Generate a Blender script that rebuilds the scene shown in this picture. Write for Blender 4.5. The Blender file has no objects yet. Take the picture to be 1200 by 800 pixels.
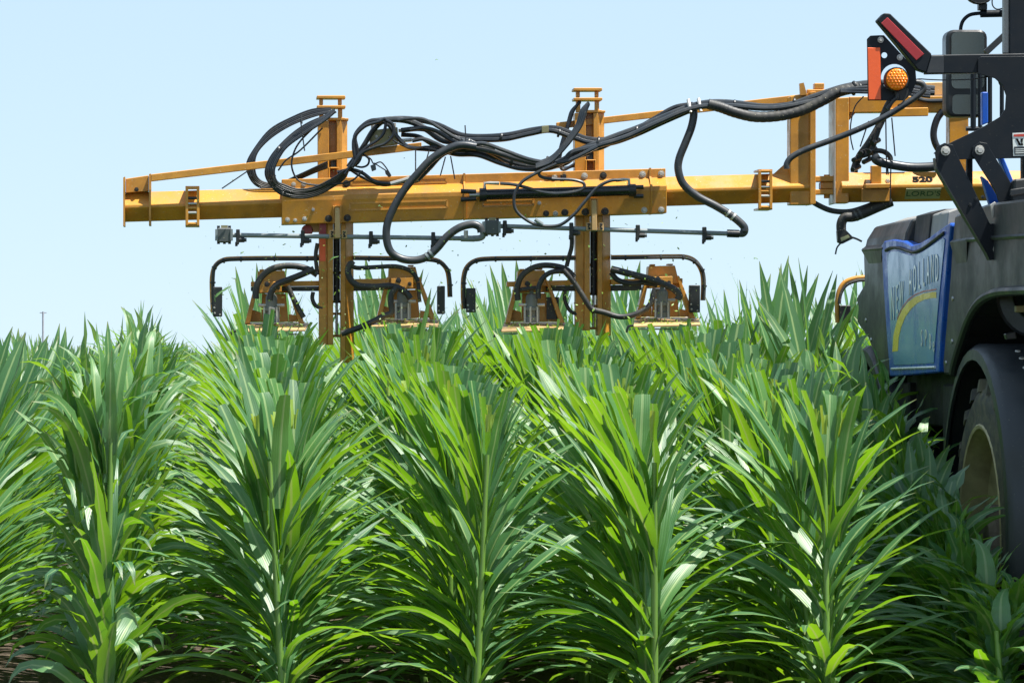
import bpy, bmesh, math, random
import numpy as np
from mathutils import Vector, Matrix

random.seed(7)
RNG = np.random.default_rng(11)
R = math.radians
scene = bpy.context.scene
COL = scene.collection

# ------------------------------------------------------------------ camera, sky, sun, exposure
F = 5000.0                      # focal length in photograph pixels (1200 wide) = 150 mm lens
HY, VX = 415.0, 245.0           # horizon row and vanishing column of the corn rows
CAM_H = 1.65
yaw = math.atan((600.0 - VX) / F)
pitch = math.atan((HY - 400.0) / F)
cd = bpy.data.cameras.new('camera')
cd.sensor_width = 36.0
cd.lens = F / 1200.0 * 36.0
cd.clip_start, cd.clip_end = 0.5, 9000.0
cam = bpy.data.objects.new('camera', cd)
COL.objects.link(cam)
cam.location = (0, 0, CAM_H)
cam.rotation_euler = (R(90) + pitch, 0, -yaw)
scene.camera = cam

SUN_EL, SUN_AZ = R(67), R(114)   # azimuth from +Y (view direction) towards +X (right)
SUN_DIR = Vector((math.sin(SUN_AZ) * math.cos(SUN_EL), math.cos(SUN_AZ) * math.cos(SUN_EL), math.sin(SUN_EL)))
world = bpy.data.worlds.new('World')
scene.world = world
world.use_nodes = True
wn = world.node_tree
bg = wn.nodes['Background']
sky = wn.nodes.new('ShaderNodeTexSky')
sky.sky_type = 'NISHITA'
sky.sun_disc = False
sky.sun_elevation = SUN_EL
sky.sun_rotation = SUN_AZ
sky.altitude = 200
sky.air_density = 0.6
sky.dust_density = 0.0
sky.ozone_density = 6.0
hsv = wn.nodes.new('ShaderNodeMix')          # one even tint over the whole sky
hsv.data_type = 'RGBA'
hsv.blend_type = 'MULTIPLY'
hsv.inputs[0].default_value = 1.0
hsv.inputs[7].default_value = (1.70, 2.05, 2.30, 1)
gam = wn.nodes.new('ShaderNodeGamma')                # hazy summer air: flattens the whole sky's contrast
gam.inputs[1].default_value = 0.2
wn.links.new(sky.outputs[0], gam.inputs[0])
wn.links.new(gam.outputs[0], hsv.inputs[6])
wn.links.new(hsv.outputs[2], bg.inputs[0])
bg.inputs[1].default_value = 0.15
sd = bpy.data.lights.new('sun', 'SUN')
sd.energy = 5.0
sd.angle = R(0.53)
sd.color = (1.0, 0.97, 0.91)
sun = bpy.data.objects.new('sun', sd)
COL.objects.link(sun)
sun.rotation_euler = SUN_DIR.to_track_quat('Z', 'Y').to_euler()
sun.location = (5, 10, 30)
vs = scene.view_settings
vs.view_transform = 'Standard'
vs.look = 'None'
vs.exposure = 1.05
vs.gamma = 1.0
vs.use_curve_mapping = False
scene.render.engine = 'CYCLES'
scene.cycles.max_bounces = 8
scene.cycles.diffuse_bounces = 4
scene.cycles.transmission_bounces = 6
scene.cycles.glossy_bounces = 3
scene.cycles.use_denoising = True

# ------------------------------------------------------------------ pixel <-> place helpers
_rot = cam.rotation_euler.to_matrix()
def ray(px, py):
    return _rot @ Vector(((px - 600.0) / F, -(py - 400.0) / F, -1.0))
def P(px, py, Y):                 # the point at distance Y up the field seen at that pixel
    d = ray(px, py)
    return Vector((0, 0, CAM_H)) + d * (Y / d.y)
def PX(px, py, X):                # the point on the upright plane X seen at that pixel
    d = ray(px, py)
    return Vector((0, 0, CAM_H)) + d * (X / d.x)
YB = 24.6                         # distance of the boom
MM = YB / F                       # metres per pixel at the boom

# ------------------------------------------------------------------ materials
MATS = {}
def nodes_of(name):
    m = bpy.data.materials.new(name)
    m.use_nodes = True
    MATS[name] = m
    nt = m.node_tree
    return m, nt, nt.nodes['Principled BSDF']
def mix_rgb(nt, fac, a, b, blend='MIX'):
    n = nt.nodes.new('ShaderNodeMix')
    n.data_type = 'RGBA'
    n.blend_type = blend
    for sock, v in ((0, fac), (6, a), (7, b)):
        if isinstance(v, bpy.types.NodeSocket):
            nt.links.new(v, n.inputs[sock])
        elif sock == 0:
            n.inputs[0].default_value = v
        else:
            n.inputs[sock].default_value = (*v[:3], 1)
    return n.outputs[2]
def noise(nt, scale, detail=4, rough=0.55, coord='Object'):
    tc = nt.nodes.new('ShaderNodeTexCoord')
    n = nt.nodes.new('ShaderNodeTexNoise')
    n.inputs['Scale'].default_value = scale
    n.inputs['Detail'].default_value = detail
    n.inputs['Roughness'].default_value = rough
    nt.links.new(tc.outputs[coord], n.inputs['Vector'])
    return n.outputs['Fac']
def ramp(nt, src, lo, hi):
    n = nt.nodes.new('ShaderNodeMapRange')
    n.inputs[1].default_value = lo
    n.inputs[2].default_value = hi
    nt.links.new(src, n.inputs[0])
    return n.outputs[0]
def bump(nt, bsdf, src, strength, dist=0.01):
    b = nt.nodes.new('ShaderNodeBump')
    b.inputs['Strength'].default_value = strength
    b.inputs['Distance'].default_value = dist
    nt.links.new(src, b.inputs['Height'])
    nt.links.new(b.outputs[0], bsdf.inputs['Normal'])
def paint(name, col, rough=0.45, dirt=(0.16, 0.12, 0.07), dirt_amt=0.35, speck=0.0, metal=0.0, bmp=0.06, spec=0.5, scale=7):
    m, nt, b = nodes_of(name)
    d = ramp(nt, noise(nt, scale, 6, 0.65), 0.42, 0.75)
    mul = nt.nodes.new('ShaderNodeMath'); mul.operation = 'MULTIPLY'
    nt.links.new(d, mul.inputs[0]); mul.inputs[1].default_value = dirt_amt
    c = mix_rgb(nt, mul.outputs[0], col, dirt)
    c = mix_rgb(nt, ramp(nt, noise(nt, 2.3, 2), 0.3, 0.7), c, mix_rgb(nt, 1.0, c, (0.82, 0.8, 0.78), 'MULTIPLY'))
    if speck:
        s = ramp(nt, noise(nt, 95, 2, 0.4), 0.70, 0.74)
        m2 = nt.nodes.new('ShaderNodeMath'); m2.operation = 'MULTIPLY'
        nt.links.new(s, m2.inputs[0]); m2.inputs[1].default_value = speck
        c = mix_rgb(nt, m2.outputs[0], c, (0.62, 0.55, 0.36))
    nt.links.new(c, b.inputs['Base Color'])
    r = nt.nodes.new('ShaderNodeMapRange')
    r.inputs[3].default_value = rough - 0.08; r.inputs[4].default_value = min(1, rough + 0.25)
    nt.links.new(d, r.inputs[0]); nt.links.new(r.outputs[0], b.inputs['Roughness'])
    b.inputs['Metallic'].default_value = metal
    b.inputs['Specular IOR Level'].default_value = spec
    if bmp:
        bump(nt, b, noise(nt, 60, 3), bmp, 0.004)
    return m
paint('yellow', (0.64, 0.290, 0.038), 0.34, (0.24, 0.115, 0.03), 0.6, 0.6, scale=9)
paint('yellow_dirty', (0.64, 0.29, 0.042), 0.5, (0.26, 0.13, 0.04), 0.6, 0.7, scale=11)
paint('deck_tan', (0.60, 0.38, 0.16), 0.5, (0.25, 0.19, 0.08), 0.6, 0.8)
paint('rubber', (0.014, 0.017, 0.022), 0.38, (0.05, 0.048, 0.045), 0.3, 0.12, bmp=0.03)
paint('rubber_dusty', (0.022, 0.023, 0.025), 0.6, (0.13, 0.12, 0.09), 0.6, 0.7)
paint('hose_grey', (0.030, 0.036, 0.043), 0.42, (0.08, 0.077, 0.07), 0.4, 0.2)
paint('pipe_grey', (0.24, 0.28, 0.29), 0.4, (0.11, 0.12, 0.11), 0.4, 0.15)
paint('valve_grey', (0.07, 0.085, 0.09), 0.45, (0.15, 0.14, 0.1), 0.4, 0.3)
paint('black_plastic', (0.014, 0.016, 0.018), 0.4, (0.05, 0.05, 0.04), 0.35, 0.25)
paint('black_paint', (0.007, 0.011, 0.016), 0.5, (0.014, 0.016, 0.017), 0.3, 0.05, bmp=0.02, spec=0.25)
paint('black_gloss', (0.010, 0.012, 0.015), 0.22, (0.03, 0.03, 0.03), 0.3, 0.15, bmp=0.0)
paint('steel', (0.50, 0.50, 0.48), 0.35, (0.25, 0.22, 0.18), 0.5, 0, 0.8, 0.02)
paint('zinc', (0.58, 0.57, 0.53), 0.42, (0.3, 0.28, 0.22), 0.4, 0, 0.5, 0.02)
paint('brass_block', (0.30, 0.27, 0.14), 0.45, (0.15, 0.13, 0.07), 0.5, 0.2, 0.3)
paint('motor_grey', (0.19, 0.205, 0.20), 0.5, (0.12, 0.13, 0.09), 0.7, 0.6)
paint('body_grey', (0.019, 0.022, 0.024), 0.46, (0.055, 0.052, 0.043), 0.3, 0.05, bmp=0.10, scale=3)
paint('body_lit', (0.27, 0.265, 0.25), 0.6, (0.34, 0.31, 0.26), 0.5, 0.0, bmp=0.15)  # pale body colour standing in for faces that catch the light
paint('fender_grey', (0.026, 0.031, 0.037), 0.45, (0.085, 0.082, 0.075), 0.4, 0.08, bmp=0.05, scale=4)
paint('chassis', (0.012, 0.013, 0.014), 0.6, (0.04, 0.035, 0.03), 0.6, 0.0)
paint('tyre', (0.045, 0.043, 0.036), 0.8, (0.21, 0.185, 0.11), 0.9, 0.2, bmp=0.4, scale=9)
paint('rim', (0.50, 0.42, 0.22), 0.55, (0.16, 0.12, 0.07), 0.75, 0.1, scale=5)
paint('mud', (0.20, 0.155, 0.115), 0.9, (0.10, 0.075, 0.05), 0.8, 0.0, bmp=0.6, scale=12)
paint('blue_paint', (0.006, 0.085, 0.46), 0.35, (0.05, 0.09, 0.16), 0.2, 0.0, bmp=0.0)
paint('blue_panel', (0.09, 0.25, 0.50), 0.20, (0.07, 0.17, 0.28), 0.30, 0.0, bmp=0.0, spec=0.4, scale=4)
paint('decal_white', (0.72, 0.76, 0.72), 0.20, (0.55, 0.62, 0.6), 0.4, 0.0, bmp=0.0)
paint('decal_yellow', (0.86, 0.62, 0.03), 0.3, (0.5, 0.42, 0.1), 0.4, 0.0, bmp=0.0)
paint('decal_red', (0.50, 0.05, 0.03), 0.3, (0.4, 0.1, 0.05), 0.4, 0.0, bmp=0.0)
paint('decal_black', (0.008, 0.008, 0.008), 0.8, (0.02, 0.02, 0.02), 0.2, 0.0, bmp=0.0, spec=0.1)
paint('plate_pale', (0.46, 0.47, 0.26), 0.4, (0.36, 0.36, 0.18), 0.5, 0.0, bmp=0.0)
paint('plate_green', (0.05, 0.12, 0.06), 0.4, (0.05, 0.1, 0.05), 0.2, 0.0, bmp=0.0)
paint('tape_orange', (0.95, 0.135, 0.028), 0.35, (0.75, 0.13, 0.04), 0.3, 0.0, bmp=0.08)
paint('tape_red', (0.40, 0.030, 0.035), 0.35, (0.28, 0.03, 0.03), 0.4, 0.0, bmp=0.08)
paint('mirror_shell', (0.016, 0.018, 0.02), 0.35, (0.05, 0.05, 0.05), 0.3, 0.0)
paint('pole_haze', (0.42, 0.45, 0.50), 0.8, (0.35, 0.38, 0.42), 0.4, 0.0)  # distance haze put into the pole's pale blue-grey colour
m, nt, b = nodes_of('mirror_glass')
b.inputs['Base Color'].default_value = (0.22, 0.28, 0.29, 1); b.inputs['Metallic'].default_value = 1.0
nt.links.new(ramp(nt, noise(nt, 6, 3), -1.2, 6.0), b.inputs['Roughness'])
m, nt, b = nodes_of('cab_glass')
b.inputs['Base Color'].default_value = (0.03, 0.05, 0.06, 1); b.inputs['Roughness'].default_value = 0.05
nt.links.new(ramp(nt, noise(nt, 4, 3), -0.2, 8.0), b.inputs['Roughness'])
m, nt, b = nodes_of('amber')
c = mix_rgb(nt, ramp(nt, noise(nt, 60, 1), 0.35, 0.65), (0.95, 0.19, 0.008), (0.88, 0.27, 0.012))
nt.links.new(c, b.inputs['Base Color']); b.inputs['Roughness'].default_value = 0.2
b.inputs['Subsurface Weight'].default_value = 0.0
m, nt, b = nodes_of('soil')
n1 = noise(nt, 3.0, 8, 0.7)
c = mix_rgb(nt, ramp(nt, n1, 0.3, 0.7), (0.045, 0.031, 0.020), (0.10, 0.070, 0.045))
c = mix_rgb(nt, ramp(nt, noise(nt, 24, 4), 0.55, 0.7), c, (0.15, 0.12, 0.07))
nt.links.new(c, b.inputs['Base Color']); b.inputs['Roughness'].default_value = 0.95
bump(nt, b, noise(nt, 14, 8, 0.7), 0.9, 0.06)

def leaf_material(name, dark, lite, trans, tw, rough, vein=True):
    m, nt, b = nodes_of(name)
    out = nt.nodes['Material Output']
    uv = nt.nodes.new('ShaderNodeUVMap')
    sep = nt.nodes.new('ShaderNodeSeparateXYZ')
    nt.links.new(uv.outputs[0], sep.inputs[0])
    at = nt.nodes.new('ShaderNodeAttribute'); at.attribute_name = 'tone'
    geo = nt.nodes.new('ShaderNodeNewGeometry')
    nz = nt.nodes.new('ShaderNodeTexNoise'); nz.inputs['Scale'].default_value = 2.1; nz.inputs['Detail'].default_value = 3
    nt.links.new(geo.outputs['Position'], nz.inputs['Vector'])
    add = nt.nodes.new('ShaderNodeMath'); add.operation = 'ADD'
    nt.links.new(nz.outputs['Fac'], add.inputs[0]); nt.links.new(at.outputs['Fac'], add.inputs[1])
    tone = ramp(nt, add.outputs[0], 0.55, 1.45)
    c = mix_rgb(nt, tone, dark, lite)
    # midrib from the leaf's own width coordinate
    a1 = nt.nodes.new('ShaderNodeMath'); a1.operation = 'SUBTRACT'; a1.inputs[1].default_value = 0.5
    nt.links.new(sep.outputs[0], a1.inputs[0])
    a2 = nt.nodes.new('ShaderNodeMath'); a2.operation = 'ABSOLUTE'
    nt.links.new(a1.outputs[0], a2.inputs[0])
    rib = nt.nodes.new('ShaderNodeMapRange')
    rib.inputs[1].default_value = 0.10; rib.inputs[2].default_value = 0.035
    nt.links.new(a2.outputs[0], rib.inputs[0])
    rm = nt.nodes.new('ShaderNodeMath'); rm.operation = 'MULTIPLY'; rm.inputs[1].default_value = 0.8
    nt.links.new(rib.outputs[0], rm.inputs[0])
    c2 = mix_rgb(nt, rm.outputs[0], c, (0.26, 0.38, 0.15))
    # fine parallel veins
    wv = nt.nodes.new('ShaderNodeTexWave'); wv.wave_type = 'BANDS'; wv.bands_direction = 'X'
    wv.inputs['Scale'].default_value = 2.6; wv.inputs['Distortion'].default_value = 0.6
    nt.links.new(uv.outputs[0], wv.inputs['Vector'])
    c3 = mix_rgb(nt, ramp(nt, wv.outputs['Fac'], -0.6, 2.2), c2, mix_rgb(nt, 1.0, c2, (1.3, 1.25, 1.1), 'MULTIPLY'))
    # browned, nicked tips
    tip = ramp(nt, sep.outputs[1], 0.93, 1.02)
    c4 = mix_rgb(nt, tip, c3, (0.20, 0.17, 0.05))
    nt.links.new(c4, b.inputs['Base Color'])
    b.inputs['Roughness'].default_value = rough
    b.inputs['Specular IOR Level'].default_value = 0.85
    bump(nt, b, wv.outputs['Fac'], 0.25, 0.002)
    tr = nt.nodes.new('ShaderNodeBsdfTranslucent')
    tc = mix_rgb(nt, tone, trans, (trans[0] * 1.35, trans[1] * 1.1, trans[2]))
    tc = mix_rgb(nt, rm.outputs[0], tc, (0.40, 0.48, 0.12))
    nt.links.new(tc, tr.inputs[0])
    mx = nt.nodes.new('ShaderNodeMixShader'); mx.inputs[0].default_value = tw
    nt.links.new(b.outputs[0], mx.inputs[1]); nt.links.new(tr.outputs[0], mx.inputs[2])
    nt.links.new(mx.outputs[0], out.inputs[0])
    return m
leaf_material('corn_leaf', (0.028, 0.104, 0.040), (0.072, 0.185, 0.052), (0.25, 0.55, 0.010), 0.33, 0.46)
leaf_material('corn_leaf_broad', (0.034, 0.114, 0.048), (0.080, 0.195, 0.062), (0.23, 0.52, 0.010), 0.32, 0.44)
leaf_material('corn_stalk', (0.10, 0.22, 0.035), (0.17, 0.31, 0.05), (0.25, 0.42, 0.04), 0.15, 0.45)
leaf_material('cut_whorl', (0.22, 0.36, 0.06), (0.38, 0.50, 0.10), (0.5, 0.6, 0.05), 0.3, 0.5)

# ------------------------------------------------------------------ mesh helpers
class MB:
    def __init__(self):
        self.v, self.f = [], []
    def add(self, vs, fs):
        o = len(self.v)
        self.v += [Vector(p) for p in vs]
        self.f += [tuple(i + o for i in f) for f in fs]
        return self
    def prism(self, pts, vec):
        pts = [Vector(p) for p in pts]; vec = Vector(vec); n = len(pts)
        vs = pts + [p + vec for p in pts]
        fs = [tuple(range(n)), tuple(range(2 * n - 1, n - 1, -1))]
        fs += [((i + 1) % n, i, n + i, n + (i + 1) % n) for i in range(n)]
        return self.add(vs, fs)
    def pp(self, poly, Y, depth):                       # outline drawn at distance Y, real thickness away from us
        return self.prism([P(x, y, Y) for x, y in poly], (0, depth, 0))
    def rect(self, x0, y0, x1, y1, Y, depth):
        return self.pp([(x0, y0), (x1, y0), (x1, y1), (x0, y1)], Y, depth)
    def bar(self, a, b, w, h, up=(0, 0, 1)):
        a, b = Vector(a), Vector(b); t = (b - a).normalized()
        s = t.cross(Vector(up))
        if s.length < 1e-4: s = t.cross(Vector((0, 1, 0)))
        s.normalize(); u = s.cross(t).normalized()
        c = [(-w / 2, -h / 2), (w / 2, -h / 2), (w / 2, h / 2), (-w / 2, h / 2)]
        return self.prism([a + s * x + u * y for x, y in c], b - a)
    def tube(self, pts, r, n=8, closed_ends=True):
        pts = [Vector(p) for p in pts]; N = len(pts)
        rs = r if isinstance(r, (list, tuple)) else [r] * N
        t0 = (pts[1] - pts[0]).normalized()
        u = t0.cross(Vector((0, 1, 0.13)))
        if u.length < 1e-3: u = t0.cross(Vector((1, 0, 0)))
        u.normalize(); vs = []
        for i in range(N):
            t = (pts[min(i + 1, N - 1)] - pts[max(i - 1, 0)]).normalized()
            u = (u - t * u.dot(t)).normalized(); w = t.cross(u)
            vs += [pts[i] + (u * math.cos(2 * math.pi * k / n) + w * math.sin(2 * math.pi * k / n)) * rs[i] for k in range(n)]
        fs = [(i * n + k, i * n + (k + 1) % n, (i + 1) * n + (k + 1) % n, (i + 1) * n + k) for i in range(N - 1) for k in range(n)]
        if closed_ends:
            fs += [tuple(range(n - 1, -1, -1)), tuple((N - 1) * n + k for k in range(n))]
        return self.add(vs, fs)
    def cyl(self, a, b, r, n=12):
        return self.tube([a, b], r, n)
    def lathe(self, prof, o, axis, n=24):               # prof: (radius, along)
        o, ax = Vector(o), Vector(axis).normalized()
        u = ax.cross(Vector((0, 0, 1)))
        if u.length < 1e-3: u = ax.cross(Vector((1, 0, 0)))
        u.normalize(); w = ax.cross(u); vs = []
        for r, h in prof:
            vs += [o + ax * h + (u * math.cos(2 * math.pi * k / n) + w * math.sin(2 * math.pi * k / n)) * max(r, 1e-4) for k in range(n)]
        N = len(prof)
        fs = [(i * n + k, (i + 1) * n + k, (i + 1) * n + (k + 1) % n, i * n + (k + 1) % n) for i in range(N - 1) for k in range(n)]
        return self.add(vs, fs)
    def build(self, name, mat, parent=None, smooth=False, bev=0.0, kind=None):
        me = bpy.data.meshes.new(name)
        base = Vector((0, 0, 0)); q = parent
        while q is not None:
            base = base + q.location; q = q.parent
        me.from_pydata([tuple(p - base) for p in self.v], [], self.f)
        bm = bmesh.new(); bm.from_mesh(me)
        bmesh.ops.recalc_face_normals(bm, faces=bm.faces)
        if bev:
            es = [e for e in bm.edges if len(e.link_faces) == 2 and e.calc_face_angle(0) > 0.5]
            bmesh.ops.bevel(bm, geom=es, offset=bev, segments=1, affect='EDGES', clamp_overlap=True)
        bm.to_mesh(me); bm.free()
        if smooth:
            me.polygons.foreach_set('use_smooth', [True] * len(me.polygons))
            try: me.set_sharp_from_angle(angle=R(42))
            except Exception: pass
        me.materials.append(MATS[mat])
        o = bpy.data.objects.new(name, me)
        COL.objects.link(o)
        if parent: o.parent = parent
        if kind: o['kind'] = kind
        return o
def tag(o, label, cat, group=None):
    o['label'] = label; o['category'] = cat
    if group: o['group'] = group
    return o
def empty(name, loc, label, cat, group=None):
    o = bpy.data.objects.new(name, None)
    o.empty_display_size = 0.2
    COL.objects.link(o); o.location = loc
    return tag(o, label, cat, group)
def spline(pts, step=6):
    pts = [Vector(p) for p in pts]
    q = [pts[0] * 2 - pts[1]] + pts + [pts[-1] * 2 - pts[-2]]
    out = []
    for i in range(1, len(q) - 2):
        p0, p1, p2, p3 = q[i - 1:i + 3]
        for k in range(step):
            t = k / step
            out.append(0.5 * ((2 * p1) + (p2 - p0) * t + (2 * p0 - 5 * p1 + 4 * p2 - p3) * t * t + (3 * p1 - p0 - 3 * p2 + p3) * t ** 3))
    out.append(pts[-1])
    return out
def hose(path, r_px, parent, mat='rubber', Y=YB, name='hose', n=8, dy=-0.2):
    """path of (px, py[, depth offset]); radius in photo pixels at that distance"""
    pts = [P(p[0], p[1], Y + (p[2] if len(p) > 2 else dy)) for p in path]
    return MB().tube(spline(pts), r_px * Y / F, n).build(name, mat, parent, smooth=True)
def bolt(px, py, Y, r_px, parent, mat='zinc', name='bolt', proud=0.012):
    c = P(px, py, Y); r = r_px * Y / F
    mb = MB().lathe([(0, -proud), (r * 0.8, -proud), (r, -proud * 0.6), (r, 0.004)], c, (0, 1, 0), 6)
    mb.lathe([(r * 1.35, -0.0035), (r * 1.45, 0.0), (r * 1.45, 0.004)], c, (0, 1, 0), 12)
    mb.lathe([(r, -0.0034), (r * 1.36, -0.0034)], c, (0, 1, 0), 12)
    return mb.build(name, mat, parent)
def text_mesh(body, size, mat, parent, origin, xdir, updir, name='lettering', sx=1.0, extrude=0.0012, align='CENTER', bold=0.0):
    cu = bpy.data.curves.new(name, 'FONT')
    cu.body = body; cu.size = size; cu.extrude = extrude; cu.offset = bold; cu.align_x = align; cu.align_y = 'CENTER'; cu.resolution_u = 3
    tmp = bpy.data.objects.new('tmp', cu); COL.objects.link(tmp)
    dg = bpy.context.evaluated_depsgraph_get(); dg.update()
    me = bpy.data.meshes.new_from_object(tmp.evaluated_get(dg))
    bpy.data.objects.remove(tmp); bpy.data.curves.remove(cu)
    x = Vector(xdir).normalized(); u = Vector(updir).normalized(); nrm = x.cross(u)
    base = Vector((0, 0, 0)); q = parent
    while q is not None:
        base = base + q.location; q = q.parent
    for v in me.vertices:
        c = v.co.copy(); v.co = Vector(origin) - base + x * c.x * sx + u * c.y + nrm * c.z
    me.materials.clear(); me.materials.append(MATS[mat])
    me.name = name
    o = bpy.data.objects.new(name, me); COL.objects.link(o); o.parent = parent
    return o

# ------------------------------------------------------------------ ground and sky-line
def ground():
    mb = MB()
    n = 60
    xs = [-900, -60] + list(np.linspace(-6, 9, 41)) + [60, 900]
    ys = [-900, 8] + list(np.linspace(14, 34, 61)) + [80, 400, 4000]
    rr = np.random.default_rng(3)
    for j, y in enumerate(ys):
        for i, x in enumerate(xs):
            ph = ((x - 0.343) / 0.762) * 2 * math.pi
            z = 0.025 * math.cos(ph) * (1 if -6 < x < 9 else 0) + (rr.normal() * 0.012 if 14 <= y <= 34 and -6 <= x <= 9 else 0)
            mb.v.append(Vector((x, y, z - 0.02)))
    w = len(xs)
    mb.f = [(j * w + i, j * w + i + 1, (j + 1) * w + i + 1, (j + 1) * w + i) for j in range(len(ys) - 1) for i in range(w - 1)]
    o = mb.build('ground', 'soil', None, smooth=True)
    o['kind'] = 'structure'; o['label'] = 'brown tilled soil between the corn rows'
ground()

# ------------------------------------------------------------------ corn
def leaf_arrays(z0, az, L, W, t0, bend, p, twist, ruf, fold, rng, zcut=None, nseg=11, out=0.012, side=0.0):
    s = np.linspace(0, 1, 41)
    th = t0 * (0.2 + 0.8 * np.clip(s / 0.22, 0, 1) ** 1.3) + bend * s ** p
    azs = az + side * s ** 1.5
    ds = L / 40
    tx = np.sin(th) * np.cos(azs); ty = np.sin(th) * np.sin(azs); tz = np.cos(th)
    px = out * math.cos(az) + np.concatenate([[0], np.cumsum(tx[:-1] * ds)])
    py = out * math.sin(az) + np.concatenate([[0], np.cumsum(ty[:-1] * ds)])
    pz = z0 + np.concatenate([[0], np.cumsum(tz[:-1] * ds)])
    smax = 1.0
    if zcut is not None:
        over = np.nonzero(pz > zcut)[0]
        if len(over): smax = max(0.15, s[over[0]] - 0.01)
    ss = np.linspace(0, smax, nseg + 1)
    I = lambda a: np.interp(ss, s, a)
    c = np.stack([I(px), I(py), I(pz)], 1)
    t = np.stack([I(tx), I(ty), I(tz)], 1); t /= np.linalg.norm(t, axis=1)[:, None]
    sd = np.stack([-np.sin(I(azs)), np.cos(I(azs)), np.zeros(nseg + 1)], 1)
    n0 = np.cross(sd, t); n0 *= np.sign(n0[:, 2:3].sum() + 1e-9)
    tw = twist * ss ** 1.3
    S = sd * np.cos(tw)[:, None] + n0 * np.sin(tw)[:, None]
    Nn = -sd * np.sin(tw)[:, None] + n0 * np.cos(tw)[:, None]
    w = W * 0.5 * np.minimum(1, 0.62 + 0.38 * (ss / 0.25)) * np.clip(1 - ss ** 2.3, 0.0, 1) ** 0.8
    w = np.maximum(w, 0.0012)
    fo = fold * (1 - 0.6 * ss)
    k1, k2 = rng.uniform(2.5, 5), rng.uniform(2.5, 5)
    env = ruf * np.sin(np.pi * np.minimum(1, ss * 1.05)) ** 0.7
    r1 = env * np.sin(2 * np.pi * k1 * ss + rng.uniform(0, 6)); r2 = env * np.sin(2 * np.pi * k2 * ss + rng.uniform(0, 6))
    a = c + S * (w * np.cos(fo))[:, None] + Nn * (w * np.sin(fo) + r1)[:, None]
    b_ = c - S * (w * np.cos(fo))[:, None] + Nn * (w * np.sin(fo) + r2)[:, None]
    V = np.stack([a, c, b_], 1).reshape(-1, 3)
    if zcut is not None and smax < 1:
        V[-3:, 2] = np.minimum(V[-3:, 2], zcut + rng.uniform(-0.006, 0.006, 3))
    UV = np.stack([np.tile([0, 0.5, 1.0], nseg + 1), np.repeat(ss * (0.9 if smax < 1 else 1), 3)], 1)
    i = np.arange(nseg)[:, None] * 3
    q = np.concatenate([i + np.array([[0, 1, 4, 3]]), i + np.array([[1, 2, 5, 4]])], 1).reshape(-1, 4)
    return V, q, UV
def stalk_arrays(h, r0, r1, rng, n=6, seg=9):
    V = []; UV = []
    lean = rng.normal(0, 0.02, 2)
    for j in range(seg + 1):
        f = j / seg; r = r0 + (r1 - r0) * f
        r *= 1.12 if j % 2 else 1.0
        for k in range(n):
            a = 2 * math.pi * k / n
            V.append((r * math.cos(a) + lean[0] * f, r * math.sin(a) + lean[1] * f, h * f)); UV.append((0.15, f * 0.8))
    q = [(j * n + k, j * n + (k + 1) % n, (j + 1) * n + (k + 1) % n, (j + 1) * n + k) for j in range(seg) for k in range(n)]
    return np.array(V), np.array(q), np.array(UV)
def plant_spec(kind, rng):
    """leaf parameters of one plant; kind A cropped stiff, B uncut stiff, C broad and drooping"""
    L = []
    nl = {'A': 18, 'B': 16, 'C': 19}[kind]
    ph = 0 if rng.random() < 0.5 else math.pi
    for i in range(nl):
        f = i / (nl - 1)
        if kind in 'AB':
            az = ph + (i % 2) * math.pi + rng.normal(0, 0.45)
            z0 = 0.08 + f * (1.06 if kind == 'A' else 1.26) + rng.normal(0, 0.02)
            t0 = R(52 - 43 * f ** 0.95 + rng.normal(0, 6))
            bend = R(max(4, (84 - 74 * f ** 0.9) * rng.uniform(0.5, 1.4)))
            ln = rng.uniform(0.62, 0.82) * (0.84 + 0.22 * f)
            if kind == 'B' and f > 0.6: ln *= 1.12
            if f < 0.4: ln *= 1.22
            elif f < 0.75: ln *= 1.08
            W = rng.uniform(0.066, 0.100) * (0.66 + 0.40 * min(1, f / 0.7))
            tw = rng.normal(0, 0.55); ruf = rng.uniform(0.002, 0.007); p = rng.uniform(1.2, 2.4); fold = rng.uniform(0.2, 0.6)
        else:
            az = ph + (i % 2) * math.pi + rng.normal(0, 1.5)
            z0 = 0.06 + f * 1.24 + rng.normal(0, 0.02)
            t0 = R(36 - 26 * f ** 0.7 + rng.normal(0, 7))
            bend = R((150 - 70 * f ** 2) * rng.uniform(0.35, 1.25) * (0.22 if (f > 0.45 and rng.random() < 0.55) else 1.0))
            ln = rng.uniform(0.48, 0.72)
            if f > 0.85: ln *= 0.85
            W = rng.uniform(0.068, 0.100)
            tw = rng.normal(0, 1.0); ruf = rng.uniform(0.005, 0.013); p = rng.uniform(2.0, 5.0); fold = rng.uniform(0.1, 0.45)
        az += 0.24 * math.cos(az)                 # the leaves hang with their upper sides to the headland
        L.append(dict(z0=z0, az=az, L=ln, W=W, t0=t0, bend=bend, p=p, twist=tw, ruf=ruf, fold=fold, side=rng.normal(0, 0.35)))
    if kind == 'A':                       # long low leaves that close the furrow
        for i in range(4):
            L.append(dict(z0=rng.uniform(0.08, 0.42), az=ph + (i % 2) * math.pi + rng.normal(0, 0.8), L=rng.uniform(0.62, 0.85), W=rng.uniform(0.05, 0.075), t0=R(rng.uniform(38, 58)),
                          bend=R(rng.uniform(45, 85)), p=rng.uniform(1.0, 1.6), twist=rng.normal(0, 0.6), ruf=0.005, fold=0.35, side=rng.normal(0, 0.4)))
    return L
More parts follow.
